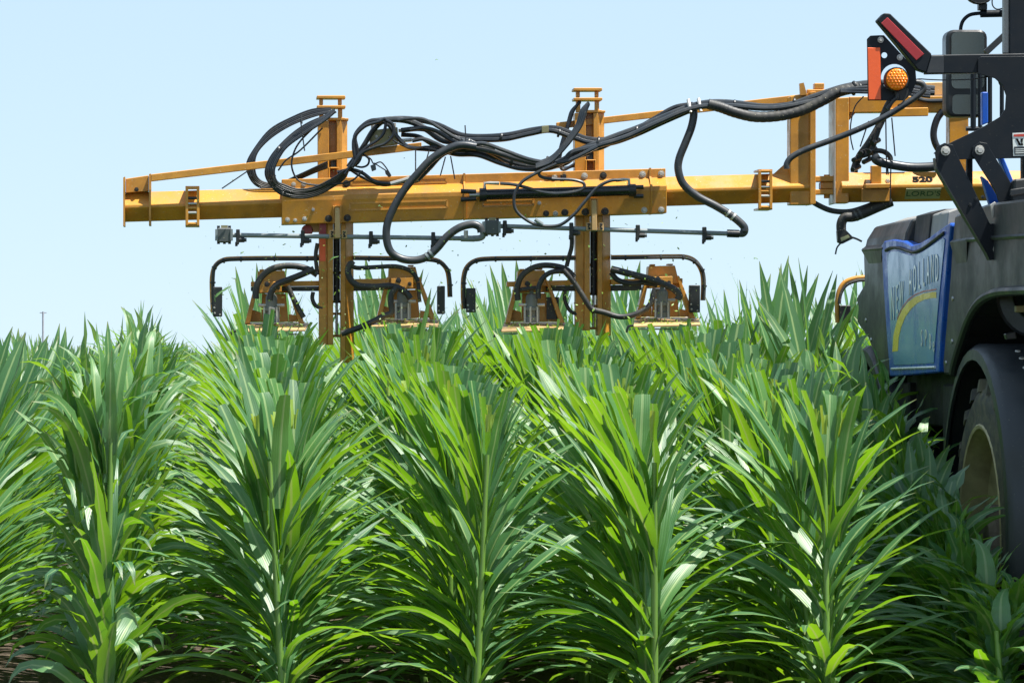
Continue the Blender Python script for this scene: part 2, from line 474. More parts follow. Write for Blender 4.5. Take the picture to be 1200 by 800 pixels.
def mesh_from(name, V, q, UV, mat, tone):
    me = bpy.data.meshes.new(name)
    me.from_pydata(V.tolist(), [], q.tolist())
    uvl = me.uv_layers.new(name='UVMap')
    uvl.data.foreach_set('uv', UV[q.reshape(-1)].astype(np.float32).reshape(-1))
    at = me.attributes.new('tone', 'FLOAT', 'POINT')
    at.data.foreach_set('value', np.full(len(V), 0, np.float32) + tone)
    me.polygons.foreach_set('use_smooth', np.ones(len(q), bool))
    me.materials.append(MATS[mat])
    return me
VARIANTS = {'A': [], 'B': [], 'C': []}
COARSE = {'A': [], 'B': [], 'C': []}
TOPZ = {'A': 1.60, 'B': 2.12, 'C': 1.70}
def make_variants():
    for kind, n in (('A', 14), ('B', 9), ('C', 12)):
        for v in range(n):
            rng = np.random.default_rng(100 * ord(kind) + v)
            spec = plant_spec(kind, rng)
            parts = []; coarse = []
            zc = 1.60 + rng.normal(0, 0.022)
            for sp in spec:
                zcut = zc + rng.normal(0, 0.012) if kind == 'A' else None
                tone = rng.uniform(0, 1)
                V, q, UV = leaf_arrays(rng=rng, zcut=zcut, nseg=11, **sp)
                parts.append(('leaf', mesh_from('leaf', V, q, UV, 'corn_leaf_broad' if kind == 'C' else 'corn_leaf', tone)))
                V, q, UV = leaf_arrays(rng=rng, zcut=zcut, nseg=6, **sp)
                coarse.append((V, q, UV, tone))
            h = {'A': 1.30, 'B': 1.5, 'C': 1.3}[kind]
            V, q, UV = stalk_arrays(h, 0.018, 0.010, rng)
            parts.append(('stalk', mesh_from('stalk', V, q, UV, 'corn_stalk', 0.5)))
            if kind == 'A':        # pale bitten-off whorl where the cutter passed
                VV, qq, uu = [], [], []; o = 0
                for k in range(3):
                    V, q, UV = leaf_arrays(z0=1.40, az=rng.uniform(0, 6.3), L=0.34, W=rng.uniform(0.018, 0.034), t0=R(rng.uniform(2, 16)), bend=R(10), p=1.5,
                                           twist=rng.normal(0, 0.7), ruf=0.002, fold=0.7, rng=rng, zcut=zc - rng.uniform(0.05, 0.15), nseg=4)
                    VV.append(V); qq.append(q + o); uu.append(UV); o += len(V)
                parts.append(('cut_whorl', mesh_from('cut_whorl', np.concatenate(VV), np.concatenate(qq), np.concatenate(uu), 'cut_whorl', 0.4)))
            VARIANTS[kind].append(parts); COARSE[kind].append(coarse)
make_variants()
ROWX = lambda k: 0.343 + 0.762 * (k - 2)
ROWTXT = {0: 'row at the left edge', 1: 'broad-leaved row left of the sky gap', 2: 'first cropped row from the left', 3: 'second cropped row from the left',
          4: 'third cropped row from the left', 5: 'fourth cropped row from the left', 6: 'shaded row beside the wheel'}
ORD = ['nearest', 'second', 'third', 'fourth', 'fifth', 'sixth', 'seventh', 'eighth', 'ninth', 'tenth', 'eleventh', 'twelfth', 'thirteenth', 'fourteenth']
plant_rng = np.random.default_rng(5)
def corn_plant(kind, X, Y, top, label, group, wide=1.0, turn=0.22):
    var = VARIANTS[kind][plant_rng.integers(len(VARIANTS[kind]))]
    root = bpy.data.objects.new('corn_plant', None)
    root.empty_display_size = 0.1
    COL.objects.link(root)
    root.location = (X, Y, 0.0)
    vz = 0.014 if kind == 'A' else 0.035
    sz = top / TOPZ[kind] * plant_rng.uniform(1 - vz, 1 + vz)
    sx = wide * plant_rng.uniform(0.92, 1.08)
    root.scale = (sx, sx, sz)
    root.rotation_euler = (plant_rng.normal(0, 0.045), plant_rng.normal(0, 0.05), plant_rng.normal(0, turn))
    if plant_rng.random() < 0.5: root.scale.x *= -1
    tag(root, label, 'corn plant', group)
    for nm, me in var:
        o = bpy.data.objects.new(nm, me)
        COL.objects.link(o); o.parent = root
def lerp(a, b, t):
    t = max(0.0, min(1.0, t)); return a + (b - a) * t
def corn_row(k, kind, y0, y1, step, top, state, wide=1.0, first=True):
    y = y0; i = 0
    while y < y1:
        if first and i < 14:
            lab = '%s corn plant from the front in the %s' % (ORD[i], ROWTXT[k])
            if i == 0: lab = 'nearest corn plant at the front end of the ' + ROWTXT[k]
        else:
            f = (y - y0) / (y1 - y0)
            zone = 'the middle' if f < 0.67 else 'the far third'
            lab = '%s corn plant in %s of the %s' % (state, zone, ROWTXT[k])
        kk = 'B' if (kind == 'A' and plant_rng.random() < 0.05) else kind
        if len(lab.split()) > 16: lab = lab.replace('corn plant', 'corn')
        corn_plant(kk, ROWX(k) + plant_rng.normal(0, 0.018), y, top(y) * (1.10 if kk != kind else 1.0), lab, ('corn plants of the ' + ROWTXT[k]) if (first and i < 14) else 'corn plants in %s of the %s' % (zone, ROWTXT[k]), wide, 0.4 if i < 4 else 0.25)
        y += step * plant_rng.uniform(0.8, 1.2); i += 1
for k in (2, 3, 4, 5):
    corn_row(k, 'A', 17.95 + 0.1 * (k % 2), 24.35, 0.158, lambda y: lerp(1.49, 1.81, (y - 18) / 5.8), 'cropped')
corn_row(1, 'C', 17.8, 24.0, 0.145, lambda y: lerp(1.66, 1.70, (y - 18) / 6), 'leafy')
corn_row(0, 'B', 20.4, 25.2, 0.18, lambda y: 1.69, 'upright')
corn_row(6, 'C', 17.9, 23.6, 0.14, lambda y: lerp(0.62, 1.04, (y - 17.9) / 1.7) if y < 19.5 else lerp(1.06, 1.64, (y - 19.5) / 2.6), 'shaded', 1.1)
for k in (2, 3, 4, 5):
    y = 24.95; j = 0
    while j < 7:
        corn_plant('B', ROWX(k) + plant_rng.normal(0, 0.02), y, 2.10, 'tall uncut corn behind the cutters, in line with the ' + ROWTXT[k],
                   'uncut corn behind the cutter heads', 1.0)
        y += 0.17 * plant_rng.uniform(0.8, 1.2); j += 1

def corn_mass():
    rng = np.random.default_rng(21)
    VV, QQ, UU, TT = [], [], [], []; off = 0
    def put(kind, X, Y, top, keep=1.0):
        nonlocal off
        co = COARSE[kind][rng.integers(len(COARSE[kind]))]
        a = rng.normal(0, 0.25); mir = -1.0 if rng.random() < 0.5 else 1.0
        sx = rng.uniform(0.9, 1.1); sz = top / TOPZ[kind] * rng.uniform(0.95, 1.05)
        ca, sa = math.cos(a) * sx, math.sin(a) * sx
        n = len(co); start = 0 if keep >= 1 else int(n * (1 - keep))
        for V, q, UV, tone in co[start:]:
            W = np.empty_like(V)
            W[:, 0] = mir * V[:, 0] * ca - V[:, 1] * sa + X; W[:, 1] = mir * V[:, 0] * sa + V[:, 1] * ca + Y; W[:, 2] = V[:, 2] * sz
            VV.append(W); QQ.append(q + off); UU.append(UV); TT.append(np.full(len(V), tone)); off += len(V)
    def tall(y): return 2.10 if y < 25.5 else lerp(2.10, 1.88, (y - 25.5) / 6) if y < 32 else lerp(1.88, 1.74, (y - 32) / 25)
    for k in range(-3, 11):
        if k >= 7: y0 = 17.2
        elif k == 6: y0 = 23.7
        elif k >= 2: y0 = 26.2
        elif k == 1: y0 = 24.1
        elif k == 0: y0 = 25.3
        else: y0 = 22.0
        y = y0
        while y < 56:
            X = ROWX(k) + rng.normal(0, 0.02)
            if k <= 1: top = lerp(1.77, 1.66, (y - 25) / 18) if k == 1 else lerp(1.70, 1.66, (y - 25) / 20)
            elif k == 2: top = lerp(2.05, 1.66, (y - 26) / 8)
            elif k >= 7 and y < 24.4: top = 1.15
            else: top = tall(y)
            put('C' if (k == 1 and y < 40) else 'B', X, y, top, 1.0 if (y < 30 or k in (1, 2)) else 0.6)
            y += (0.19 if y < 34 else 0.27) * rng.uniform(0.8, 1.2)
    for k in range(-9, 30):
        y = 56
        while y < 120:
            put('B', ROWX(k), y, (1.70 if k > 2 else 1.66) * rng.uniform(0.97, 1.03), 0.42)
            y += 0.9 * rng.uniform(0.7, 1.3)
    for y in (112.0, 113.0, 114.0, 115.0):            # end rows running across the far headland
        for x in np.arange(-9.0, 4.0, 0.24):
            put('B', x + rng.normal(0, 0.03), y + rng.normal(0, 0.05), 1.69 * rng.uniform(0.97, 1.03), 1.0)
    V = np.concatenate(VV).astype(np.float32); q = np.concatenate(QQ).astype(np.int32); UV = np.concatenate(UU).astype(np.float32); T = np.concatenate(TT).astype(np.float32)
    me = bpy.data.meshes.new('corn_field')
    me.vertices.add(len(V)); me.vertices.foreach_set('co', V.reshape(-1))
    me.loops.add(q.size); me.loops.foreach_set('vertex_index', q.reshape(-1))
    me.polygons.add(len(q)); me.polygons.foreach_set('loop_start', np.arange(0, q.size, 4, dtype=np.int32))
    me.polygons.foreach_set('use_smooth', np.ones(len(q), bool))
    me.update(calc_edges=True)
    uvl = me.uv_layers.new(name='UVMap'); uvl.data.foreach_set('uv', UV[q.reshape(-1)].reshape(-1))
    at = me.attributes.new('tone', 'FLOAT', 'POINT'); at.data.foreach_set('value', T)
    me.materials.append(MATS['corn_leaf'])
    o = bpy.data.objects.new('corn_field', me); COL.objects.link(o)
    tag(o, 'mass of standing corn in the field behind the machine', 'corn field'); o['kind'] = 'stuff'
    print('corn mass quads', len(q))
corn_mass()

# ------------------------------------------------------------------ boom: yellow diamond-tube beam with rail, plates, hoses
boom = empty('detasseler_boom', P(640, 240, YB) - Vector((0, 0, P(640, 240, YB).z)), 'long yellow steel boom draped with black hoses above the corn rows', 'boom')
SL = -16.0 / 550.0                                  # the boom rises to the right
def ridge(px): return 237.6 + SL * (px - 330)
def diamond(x0, x1, half_px, parent, name, mat='yellow', Y=YB, off=0.0):
    """square tube standing on its edge"""
    a, b = P(x0, ridge(x0) + off, Y), P(x1, ridge(x1) + off, Y)
    h = half_px * Y / F; c = h * 0.10
    prof = [(-h, -c), (-h, c), (-c, h), (c, h), (h, c), (h, -c), (c, -h), (-c, -h)]
    return MB().prism([a + Vector((0, y, z)) for y, z in prof], b - a).build(name, mat, parent, bev=0.003)
diamond(146, 345, 17.2, boom, 'beam')
diamond(765, 948, 17.2, boom, 'beam')
def sleeve(x0, x1):                                 # folded cover plates bolted round the middle of the beam
    h = MM
    for sgn in (-1, 1):
        prof_o = [(3, 27), (9, 27), (9, 16), (24, 6), (24, 1), (21, -26), (3, -26)]
        pts0 = [P(x0, ridge(x0), YB) + Vector((0, sgn * y * h, z * h)) for y, z in prof_o]
        MB().prism(pts0, P(x1, ridge(x1), YB) - P(x0, ridge(x0), YB)).build('cover_plate', 'yellow', boom, bev=0.003)
sleeve(330, 543)
sleeve(544.5, 779)
FR = YB - 24 * MM                                   # front of the cover plates
def on_face(px, dz):                                # point on the front of the sleeve, dz pixels above the ridge line
    if dz > 16: y = 9
    elif dz > 6: y = 9 + (16 - dz) * 1.5
    elif dz > 1: y = 24
    else: y = 24 - (1 - dz) * 3 / 27.0
    return px, ridge(px) - dz, YB - y * MM
# stiffening ribs, pressed rectangles and bolts on the plates
for x in (543.5, 761):
    pts = [(2, 28), (11, 28), (11, 18), (27, 6), (27, 0), (23, -27), (2, -27)]
    MB().prism([P(x - 1.1, ridge(x), YB) + Vector((0, -y * MM, z * MM)) for y, z in pts], (2.2 * MM, 0, 0)).build('rib', 'yellow', boom)
for x0, x1, d0, d1 in ((412, 523, 18.5, 24.0), (410, 524, -3, -11), (566, 625, -4.5, -11), (640, 664, 18.5, 24.0)):
    yy = on_face((x0 + x1) / 2, (d0 + d1) / 2)[2]
    mb = MB()
    def q(x, d): return P(x, ridge(x) - d, yy)
    for a, b in ((q(x0, d0), q(x1, d0)), (q(x0, d1), q(x1, d1)), (q(x0, d0), q(x0, d1)), (q(x1, d0), q(x1, d1))):
        mb.bar(a, b, 0.010, 0.008, (0, 1, 0))
    mb.build('pressed_rim', 'yellow', boom)
for x, d, mt, r in ((337, -20, 'zinc', 2.0), (346, -21, 'zinc', 1.6), (357, -19.5, 'zinc', 2.0), (367, -9, 'steel', 1.4), (385, -20, 'black_plastic', 3.0), (407, -20, 'black_plastic', 3.0), (406, 20, 'black_plastic', 3.0),
                    (344, 21, 'zinc', 2.0), (356, 21, 'zinc', 2.0), (640, -21.5, 'black_plastic', 2.6), (651, -22, 'zinc', 2.2), (662, -21, 'black_plastic', 3.0), (686, -21, 'black_plastic', 3.2), (709, -21, 'black_plastic', 3.2),
                    (685, 21, 'zinc', 2.7), (707, 21, 'black_plastic', 2.9), (753, 21, 'zinc', 2.7), (775, 21, 'zinc', 2.7), (755, -21, 'zinc', 2.6), (775, -21, 'zinc', 2.6), (650, 21, 'zinc', 2.3), (661, 21.5, 'black_plastic', 3.0), (632, -9, 'steel', 1.6)):
    x, y, yy = on_face(x, d)
    bolt(x, y, yy, r, boom, mt)
# closed box at the free end
mb = MB().pp([(147.5, 209.5), (174, 205.5), (174, 224), (147.5, 226)], YB - 0.06, 0.12); eb = mb.build('end_box', 'yellow', boom, bev=0.003)
bolt(160, 222, YB - 0.062, 1.8, boom, 'black_plastic')
MB().pp([(144.3, 208), (146.5, 207), (146.5, 265), (144.3, 265)], YB - 0.10, 0.20).build('end_plate', 'yellow', boom)
MB().pp([(174.5, 204), (177, 203.5), (177, 264), (174.5, 264)], YB - 0.10, 0.20).build('end_plate', 'yellow', boom)
# thin upper rail
def rail(x0, y0, x1, y1, hw, dy, name='upper_rail'):
    return MB().pp([(x0, y0 - hw), (x1, y1 - hw), (x1, y1 + hw), (x0, y0 + hw)], YB + dy, 0.04).build(name, 'yellow', boom, bev=0.003)
rail(177, 208.5, 494, 171.0, 4.2, -0.155)
rail(652, 147.5, 941, 114.2, 3.8, 0.095)
# clamps round the tube
def clamp(xc, parent):
    y = ridge(xc)
    c = empty_part('clamp', parent)
    for s in (-1, 1):
        mb = MB()
        mb.pp([(xc + s * 6.6 - 1.6, y - 21.5), (xc + s * 6.6 + 1.6, y - 21.5), (xc + s * 6.6 + 1.6, y + 23.5), (xc + s * 6.6 - 1.6, y + 23.5)], YB - 0.122, 0.024)
        mb.build('side_bar', 'yellow', c, bev=0.002)
    for dy, hh, mt in ((-20.5, 1.7, 'yellow'), (3.0, 1.5, 'yellow'), (21.5, 1.6, 'yellow'), (-2.0, 1.5, 'steel'), (-8.5, 1.7, 'black_plastic'), (8.5, 1.8, 'zinc')):
        MB().cyl(P(xc - 5, y + dy, YB - 0.112), P(xc + 5, y + dy, YB - 0.112), hh * MM, 8).build('cross_bolt', mt, c)
    for dy in (-21.5, 23.5):
        MB().pp([(xc - 8.2, y + dy - 1.1), (xc + 8.2, y + dy - 1.1), (xc + 8.2, y + dy + 1.1), (xc - 8.2, y + dy + 1.1)], YB - 0.11, 0.22).build('clamp_plate', 'yellow', c)
def empty_part(name, parent):
    o = bpy.data.objects.new(name, None); o.empty_display_size = 0.05
    COL.objects.link(o); o.parent = parent
    return o
clamp(225.5, boom)
clamp(897, boom)
# upright tower at the hinge
tw = MB().pp([(926, 113), (949, 108.5), (949, 240), (926, 240)], YB - 0.07, 0.14).build('tower', 'yellow', boom, bev=0.004)
MB().pp([(949.3, 108), (956, 107), (956, 239), (949.3, 240)], YB - 0.10, 0.20).build('tower_flange', 'yellow', boom, bev=0.003)
MB().pp([(906, 204.6), (925.6, 187), (925.6, 206)], YB - 0.012, 0.024).build('gusset', 'yellow', boom)
MB().pp([(937, 98), (942, 97), (945.5, 111), (938, 112)], YB - 0.09, 0.03).build('lug', 'yellow', boom)
MB().rect(954.5, 97.5, 966, 104.5, YB - 0.06, 0.07).build('lug', 'yellow', boom, bev=0.004)
MB().rect(946, 104.8, 972, 112, YB - 0.07, 0.10).build('cap_plate', 'yellow', boom, bev=0.004)
# hydraulic cylinder lying along the cover plate
cy = YB - 32 * MM
mb = MB().tube([P(563, 228.4, cy), P(744, 223.0, cy)], 6.2 * MM, 14); cylo = mb.build('hydraulic_cylinder', 'black_gloss', boom, smooth=True)
MB().tube([P(562, 228.4, cy), P(570, 228.2, cy)], 7.8 * MM, 14).build('gland', 'black_plastic', cylo, smooth=True)
MB().tube([P(737, 223.2, cy), P(745, 223.0, cy)], 7.4 * MM, 14).build('end_cap', 'black_plastic', cylo, smooth=True)
MB().tube([P(550, 228.8, cy), P(563, 228.4, cy)], 2.6 * MM, 10).build('rod', 'steel', cylo, smooth=True)
for yy in (224, 234):
    MB().tube([P(540, yy, cy), P(558, yy + (0.8 if yy < 230 else -1.2), cy)], 2.7 * MM, 8).build('clevis', 'black_plastic', cylo, smooth=True)
for yy in (219.5, 230):
    MB().tube([P(743, yy, cy), P(754, yy - 0.3, cy)], 2.5 * MM, 8).build('clevis', 'black_plastic', cylo, smooth=True)
MB().tube([P(568, 221, cy), P(568, 215, cy), P(574, 214.6, cy), P(585, 215, cy)], 2.0 * MM, 8).build('fitting', 'zinc', cylo, smooth=True)
MB().tube([P(737, 217, cy), P(737, 210.6, cy), P(731, 210.6, cy), P(722, 211.4, cy)], 2.0 * MM, 8).build('fitting', 'zinc', cylo, smooth=True)
# valve block on the rail
vb = MB().pp([(433.5, 153), (466, 149), (467, 169), (434, 173)], YB - 0.22, 0.10).build('valve_block', 'brass_block', boom, bev=0.004)
for x, y in ((437, 148.5), (459, 147), (462, 146.5)):
    MB().cyl(P(x, y + 5, YB - 0.19), P(x, y - 2, YB - 0.19), 2.2 * MM, 8).build('fitting', 'zinc', vb)
for x, y in ((467, 153), (467.5, 165)):
    MB().cyl(P(x, y, YB - 0.2), P(x + 15, y - 1, YB - 0.2), 2.2 * MM, 8).build('fitting', 'zinc', vb)
for x, y in ((437, 169), (462, 166), (441, 160)):
    bolt(x, y, YB - 0.222, 1.3, vb, 'steel')

# ------------------------------------------------------------------ hoses and cables on the boom
H = lambda path, r, mat='rubber', dy=-0.2, n=8: hose(path, r, boom, mat, dy=dy, n=n)
# trunk of hoses from the machine to the left
H([(1095, 104), (1060, 101), (1035, 97), (1012, 98), (985, 103), (955, 113), (925, 123), (895, 125), (862, 121), (835, 120), (812, 124), (785, 134), (750, 149), (715, 162), (680, 176), (655, 190), (630, 195), (600, 190), (575, 178), (548, 166), (520, 165), (500, 152), (482, 143), (462, 140), (440, 142)], 3.6, 'hose_grey', -0.26)
H([(1095, 109), (1060, 107), (1035, 102), (1012, 103), (960, 117), (905, 127), (850, 124), (812, 127), (770, 144), (735, 160), (700, 171), (672, 178), (660, 188), (640, 193), (605, 186), (570, 176), (545, 174), (520, 180), (503, 197), (490, 210), (483, 212)], 3.2, 'hose_grey', -0.30)
H([(812, 126), (780, 139), (745, 153), (712, 163), (690, 163), (672, 157), (650, 150), (625, 152), (595, 158), (565, 160), (540, 158), (515, 147), (497, 142), (475, 139), (452, 141), (438, 152), (428, 168), (420, 180), (408, 196)], 3.0, 'rubber', -0.23)
H([(810, 129), (778, 143), (745, 158), (715, 168), (690, 167), (668, 160), (645, 153), (620, 157), (592, 163), (565, 164), (540, 163), (512, 155), (492, 151), (470, 153)], 3.0, 'rubber', -0.25)
H([(812, 122), (790, 126), (765, 140), (730, 160), (705, 173), (682, 178), (662, 192), (636, 197), (604, 194), (578, 184), (552, 178), (528, 178), (508, 170), (490, 160), (470, 158)], 2.6, 'rubber', -0.21)
H([(690, 180), (668, 186), (645, 197), (612, 198), (585, 191), (560, 182), (535, 181), (515, 176), (500, 175), (478, 172), (465, 160), (455, 146), (440, 141), (427, 146), (416, 160), (418, 178), (410, 200)], 2.6, 'rubber', -0.28)
H([(700, 172), (660, 190), (625, 188), (590, 176), (565, 168), (545, 172), (520, 176), (505, 186), (492, 199), (484, 207)], 2.4, 'hose_grey', -0.33)
H([(484, 207), (472, 212), (455, 215), (438, 212), (425, 203), (412, 199), (395, 202)], 2.1, 'rubber', -0.28)
H([(484, 213), (470, 214), (448, 217), (425, 208), (412, 200)], 1.6, 'rubber', -0.26)
MB().tube([P(486, 206.5, YB - 0.3), P(472, 211.5, YB - 0.3), P(458, 215.4, YB - 0.29)], 2.4 * MM, 8).build('fitting', 'zinc', boom, smooth=True)
MB().tube([P(490, 210.0, YB - 0.31), P(478, 214.5, YB - 0.3)], 2.4 * MM, 8).build('fitting', 'zinc', boom, smooth=True)
# ribbed sleeve hose
rp = spline([P(x, y, YB - 0.30) for x, y in ((1006, 103), (985, 107), (962, 119), (938, 130), (912, 136), (885, 137), (862, 132), (845, 126), (830, 122))], 14)
mb = MB().tube(rp, [(6.4 if k % 4 < 3 else 6.1) * MM for k in range(len(rp))], 12); mb.build('ribbed_hose', 'rubber_dusty', boom, smooth=True)
for k, (r, m_) in enumerate(((2.2, 'rubber'), (1.8, 'hose_grey'), (2.0, 'rubber'), (1.5, 'rubber'))):   # loose lines leaving the sleeve towards the machine
    H([(985, 105 + k), (1000, 101 + 2.4 * k), (1014, 99 + 3.2 * k), (1030, 97 + 4.0 * k), (1060, 101 + 3.2 * k), (1090, 106 + 2.6 * k)], r, m_, -0.31 - 0.02 * k)
for x, y in ((1002, 101), (1008, 103), (999, 106)):
    MB().lathe([(6 * MM, -0.008), (6.6 * MM, 0), (6 * MM, 0.008)], P(x, y, YB - 0.30), (1, 0, 0.35), 12).build('cable_tie', 'black_plastic', boom, smooth=True)
# drop hose to the spray pipe at right
H([(812, 126), (813, 135), (810, 150), (803, 168), (796, 186), (795, 200), (801, 216), (817, 230), (838, 241), (853, 250), (864, 258), (872, 266), (872, 271)], 4.6, 'hose_grey', -0.27, 10)
for x, y in ((808, 124), (820, 123)):
    MB().tube([P(x - 1.5, y - 7, YB - 0.27), P(x + 1.5, y + 8, YB - 0.31)], 2.0 * MM, 8).build('hose_clamp', 'zinc', boom, smooth=True)
for x, y in ((853, 250), (859, 254)):
    MB().tube([P(x - 1, y - 0.8, YB - 0.27), P(x + 1, y + 0.8, YB - 0.27)], 5.2 * MM, 10).build('hose_clamp', 'zinc', boom, smooth=True)
# big loop to the left spray pipe
H([(558, 172), (540, 170), (522, 176), (505, 187), (490, 203), (474, 222), (462, 242), (454, 262), (453, 280), (458, 295), (470, 303), (486, 305), (500, 301), (512, 291), (524, 277), (538, 267), (553, 263), (562, 266), (564, 272)], 4.6, 'hose_grey', -0.36, 10)
for x, y in ((501, 300.5), (505, 297)):
    MB().tube([P(x - 1, y + 0.8, YB - 0.36), P(x + 1, y - 0.8, YB - 0.36)], 5.3 * MM, 10).build('hose_clamp', 'pipe_grey', boom, smooth=True)
# coil of hoses at the left post
for k in range(5):
    o = (k - 2) * 2.1
    H([(388, 129 + o * 0.5), (365, 133 + o), (340, 143 + o), (318, 156 + o * 1.2), (303, 172 + o), (294 + o, 190), (296 + o, 206), (306 + o, 216 - o * 0.5), (320 + 3 * k, 219 - o * 0.6), (338, 213 - o * 0.5), (356, 205 - o * 0.6), (374, 197 - o * 0.7), (384, 193 - o * 0.8)], 1.1, ('rubber', 'hose_grey')[k % 2], 0.02 - 0.014 * k)
for k in range(6):
    o = (k - 2.5) * 2.0
    H([(392, 130 + o * 0.4), (380, 139 + o * 0.6), (360, 150 + o), (340, 164 + o), (325 + o, 180), (316.5 + o, 198), (319 + o, 212), (331 + o * 0.6, 222 - o), (350, 227 - o), (370, 224 - o), (390, 214 - o), (405, 203 - o * 0.8), (415 + o, 191), (421 + o, 180 - o)], 1.2, ('rubber', 'hose_grey', 'rubber')[k % 3], -0.26 - 0.014 * k)
H([(394, 131), (372, 146), (350, 168), (342, 188), (344, 203), (352, 213), (370, 217), (392, 216), (412, 212), (425, 200)], 1.1, 'rubber', -0.31)
H([(378, 150), (352, 176), (335, 188), (326, 200)], 1.0, 'rubber', -0.3)
# loops over the valve block
H([(416, 186), (414, 172), (416, 160), (428, 148), (444, 143), (452, 140), (450, 155), (443, 164), (428, 174), (414, 190), (404, 204)], 1.9, 'rubber', -0.33)
H([(452, 141), (460, 146), (461, 158), (452, 168), (438, 173), (424, 180), (413, 196)], 1.9, 'rubber', -0.35)
H([(466, 141), (480, 139), (497, 140), (515, 150), (535, 162), (556, 169), (580, 175)], 2.0, 'hose_grey', -0.30)
H([(480, 152), (496, 150), (512, 154), (528, 164), (545, 172)], 2.4, 'rubber', -0.29)
H([(483, 165), (496, 163), (510, 168), (524, 174), (545, 176)], 2.4, 'rubber', -0.31)
H([(455, 160), (465, 167), (478, 173), (488, 174), (497, 172), (512, 172)], 1.1, 'rubber', -0.31)
H([(424, 180), (432, 186), (431, 193), (424, 196), (414, 194)], 1.2, 'rubber', -0.3)
H([(424, 180), (434, 186), (438, 192), (446, 190), (452, 196), (457, 204)], 0.8, 'rubber', -0.3)
H([(438, 191), (446, 196), (454, 201)], 0.7, 'rubber', -0.3)
MB().pp([(434, 194), (440, 192), (441, 199), (436, 201)], YB - 0.31, 0.02).build('plug', 'valve_grey', boom, bev=0.002)
MB().pp([(451, 200), (455, 199), (459, 206), (456, 208), (452, 204)], YB - 0.31, 0.02).build('plug', 'black_plastic', boom, bev=0.002)
# cable ties with long tails
for a, b in (((353, 134), (354, 145)), ((352, 140), (357, 177)), ((545, 147), (546, 166)), ((487, 174), (487, 205)), ((503, 176), (499, 190)), ((522, 184), (516, 206)), ((528, 183), (533, 210)), ((291, 200), (260, 221)), ((330, 172), (325, 178))):
    MB().tube([P(a[0], a[1], YB - 0.31), P(b[0], b[1], YB - 0.33)], 0.75 * MM, 6).build('cable_tie', 'black_plastic', boom)
# ties round the bundles
for x, y, r in ((548, 169, 8), (600, 188, 8), (640, 190, 7), (655, 156, 5), (700, 168, 8), (745, 154, 7), (326, 176, 5), (321, 210, 5), (587, 161, 5), (930, 120, 5), (860, 122, 5)):
    MB().lathe([(r * MM, -0.006), (r * MM * 1.06, 0), (r * MM, 0.006)], P(x, y, YB - 0.27), (1, 0, -0.3), 12).build('cable_tie', 'black_plastic', boom, smooth=True)
MB().pp([(635, 148), (643, 147), (643, 155), (635, 156)], YB - 0.29, 0.03).build('hose_clip', 'brass_block', boom, bev=0.002)
# hoses of the right post
for k in range(4):
    o = (k - 1.5) * 1.9
    H([(690, 121 + o * 0.4), (684 + o, 130), (679 + o, 146), (670 + o, 160), (660, 173 + o), (646, 187 + o), (628, 194 + o)], 1.7, 'hose_grey', -0.33 - 0.012 * k)
for k in range(3):
    H([(680, 118 + k), (672 - k, 130), (668 - k, 142), (663 - k, 158), (658 - k, 176), (656 - k, 190), (660, 199 - k), (674, 192 + k)], 1.8, 'rubber', 0.06 + 0.02 * k)
H([(586, 215), (606, 217), (640, 226), (665, 226), (682, 222), (684, 215), (672, 211), (650, 210), (634, 207), (633, 200), (648, 192)], 1.9, 'hose_grey', -0.35)
H([(652, 192), (632, 201), (612, 213), (603, 228), (604, 245), (616, 257), (632, 264), (655, 264), (672, 252), (684, 238), (700, 220), (715, 212), (728, 211)], 1.9, 'hose_grey', -0.37)
H([(627, 257), (636, 263)], 2.5, 'pipe_grey', -0.37)
# hoses near the hinge
H([(922, 198), (922, 192), (928, 184), (945, 175), (975, 164), (1005, 152), (1035, 138), (1060, 123), (1076, 112), (1083, 104), (1080, 98), (1072, 96)], 3.5, 'hose_grey', -0.42, 10)
H([(946, 232), (958, 240), (975, 247), (995, 248), (1013, 243), (1030, 236)], 3.2, 'hose_grey', -0.02)
H([(1045, 236), (1028, 243), (1012, 250), (1000, 254), (990, 255), (986, 262), (986, 272)], 6.0, 'rubber_dusty', -0.05, 12)
MB().pp([(981, 270), (990, 268), (1001, 279), (987, 286), (982, 284)], YB - 0.09, 0.05).build('hose_end', 'black_plastic', boom, bev=0.004)
MB().pp([(985, 279), (994, 275), (996, 278), (986, 283)], YB - 0.094, 0.006).build('hose_end_label', 'plate_pale', boom)
H([(998, 278), (1004, 280), (1010, 283)], 1.2, 'black_plastic', -0.08)
H([(986, 284), (981, 290), (979, 298)], 1.0, 'black_plastic', -0.08)
for x, y in ((1008, 251), (1003, 253)):
    MB().tube([P(x + 1, y - 0.5, YB - 0.05), P(x - 1, y + 0.5, YB - 0.05)], 6.6 * MM, 12).build('hose_clamp', 'valve_grey', boom, smooth=True)
H([(1050, 108), (1040, 125), (1030, 148), (1018, 168), (1008, 182), (1002, 195), (1001, 202)], 4.4, 'rubber_dusty', -0.22, 10)
H([(1030, 150), (1022, 175), (1018, 180), (1005, 184)], 3.2, 'rubber_dusty', -0.27)
H([(1030, 183), (1026, 186), (1032, 190), (1045, 193), (1065, 196), (1085, 196), (1105, 194)], 5.6, 'hose_grey', -0.30, 12)
H([(1016, 182), (1026, 177), (1036, 178), (1043, 184), (1043, 190)], 3.0, 'rubber_dusty', -0.26)
for x, y in ((1004, 186), (1012, 178), (1022, 176), (1016, 188), (1003, 197), (1026, 166)):
    MB().cyl(P(x - 4, y + 2, YB - 0.3), P(x + 4, y - 2, YB - 0.24), 3.0 * MM, 8).build('coupling', 'black_plastic', boom)
H([(1105, 130), (1098, 140), (1094, 155), (1096, 168), (1104, 182)], 4.2, 'rubber', -0.05, 10)
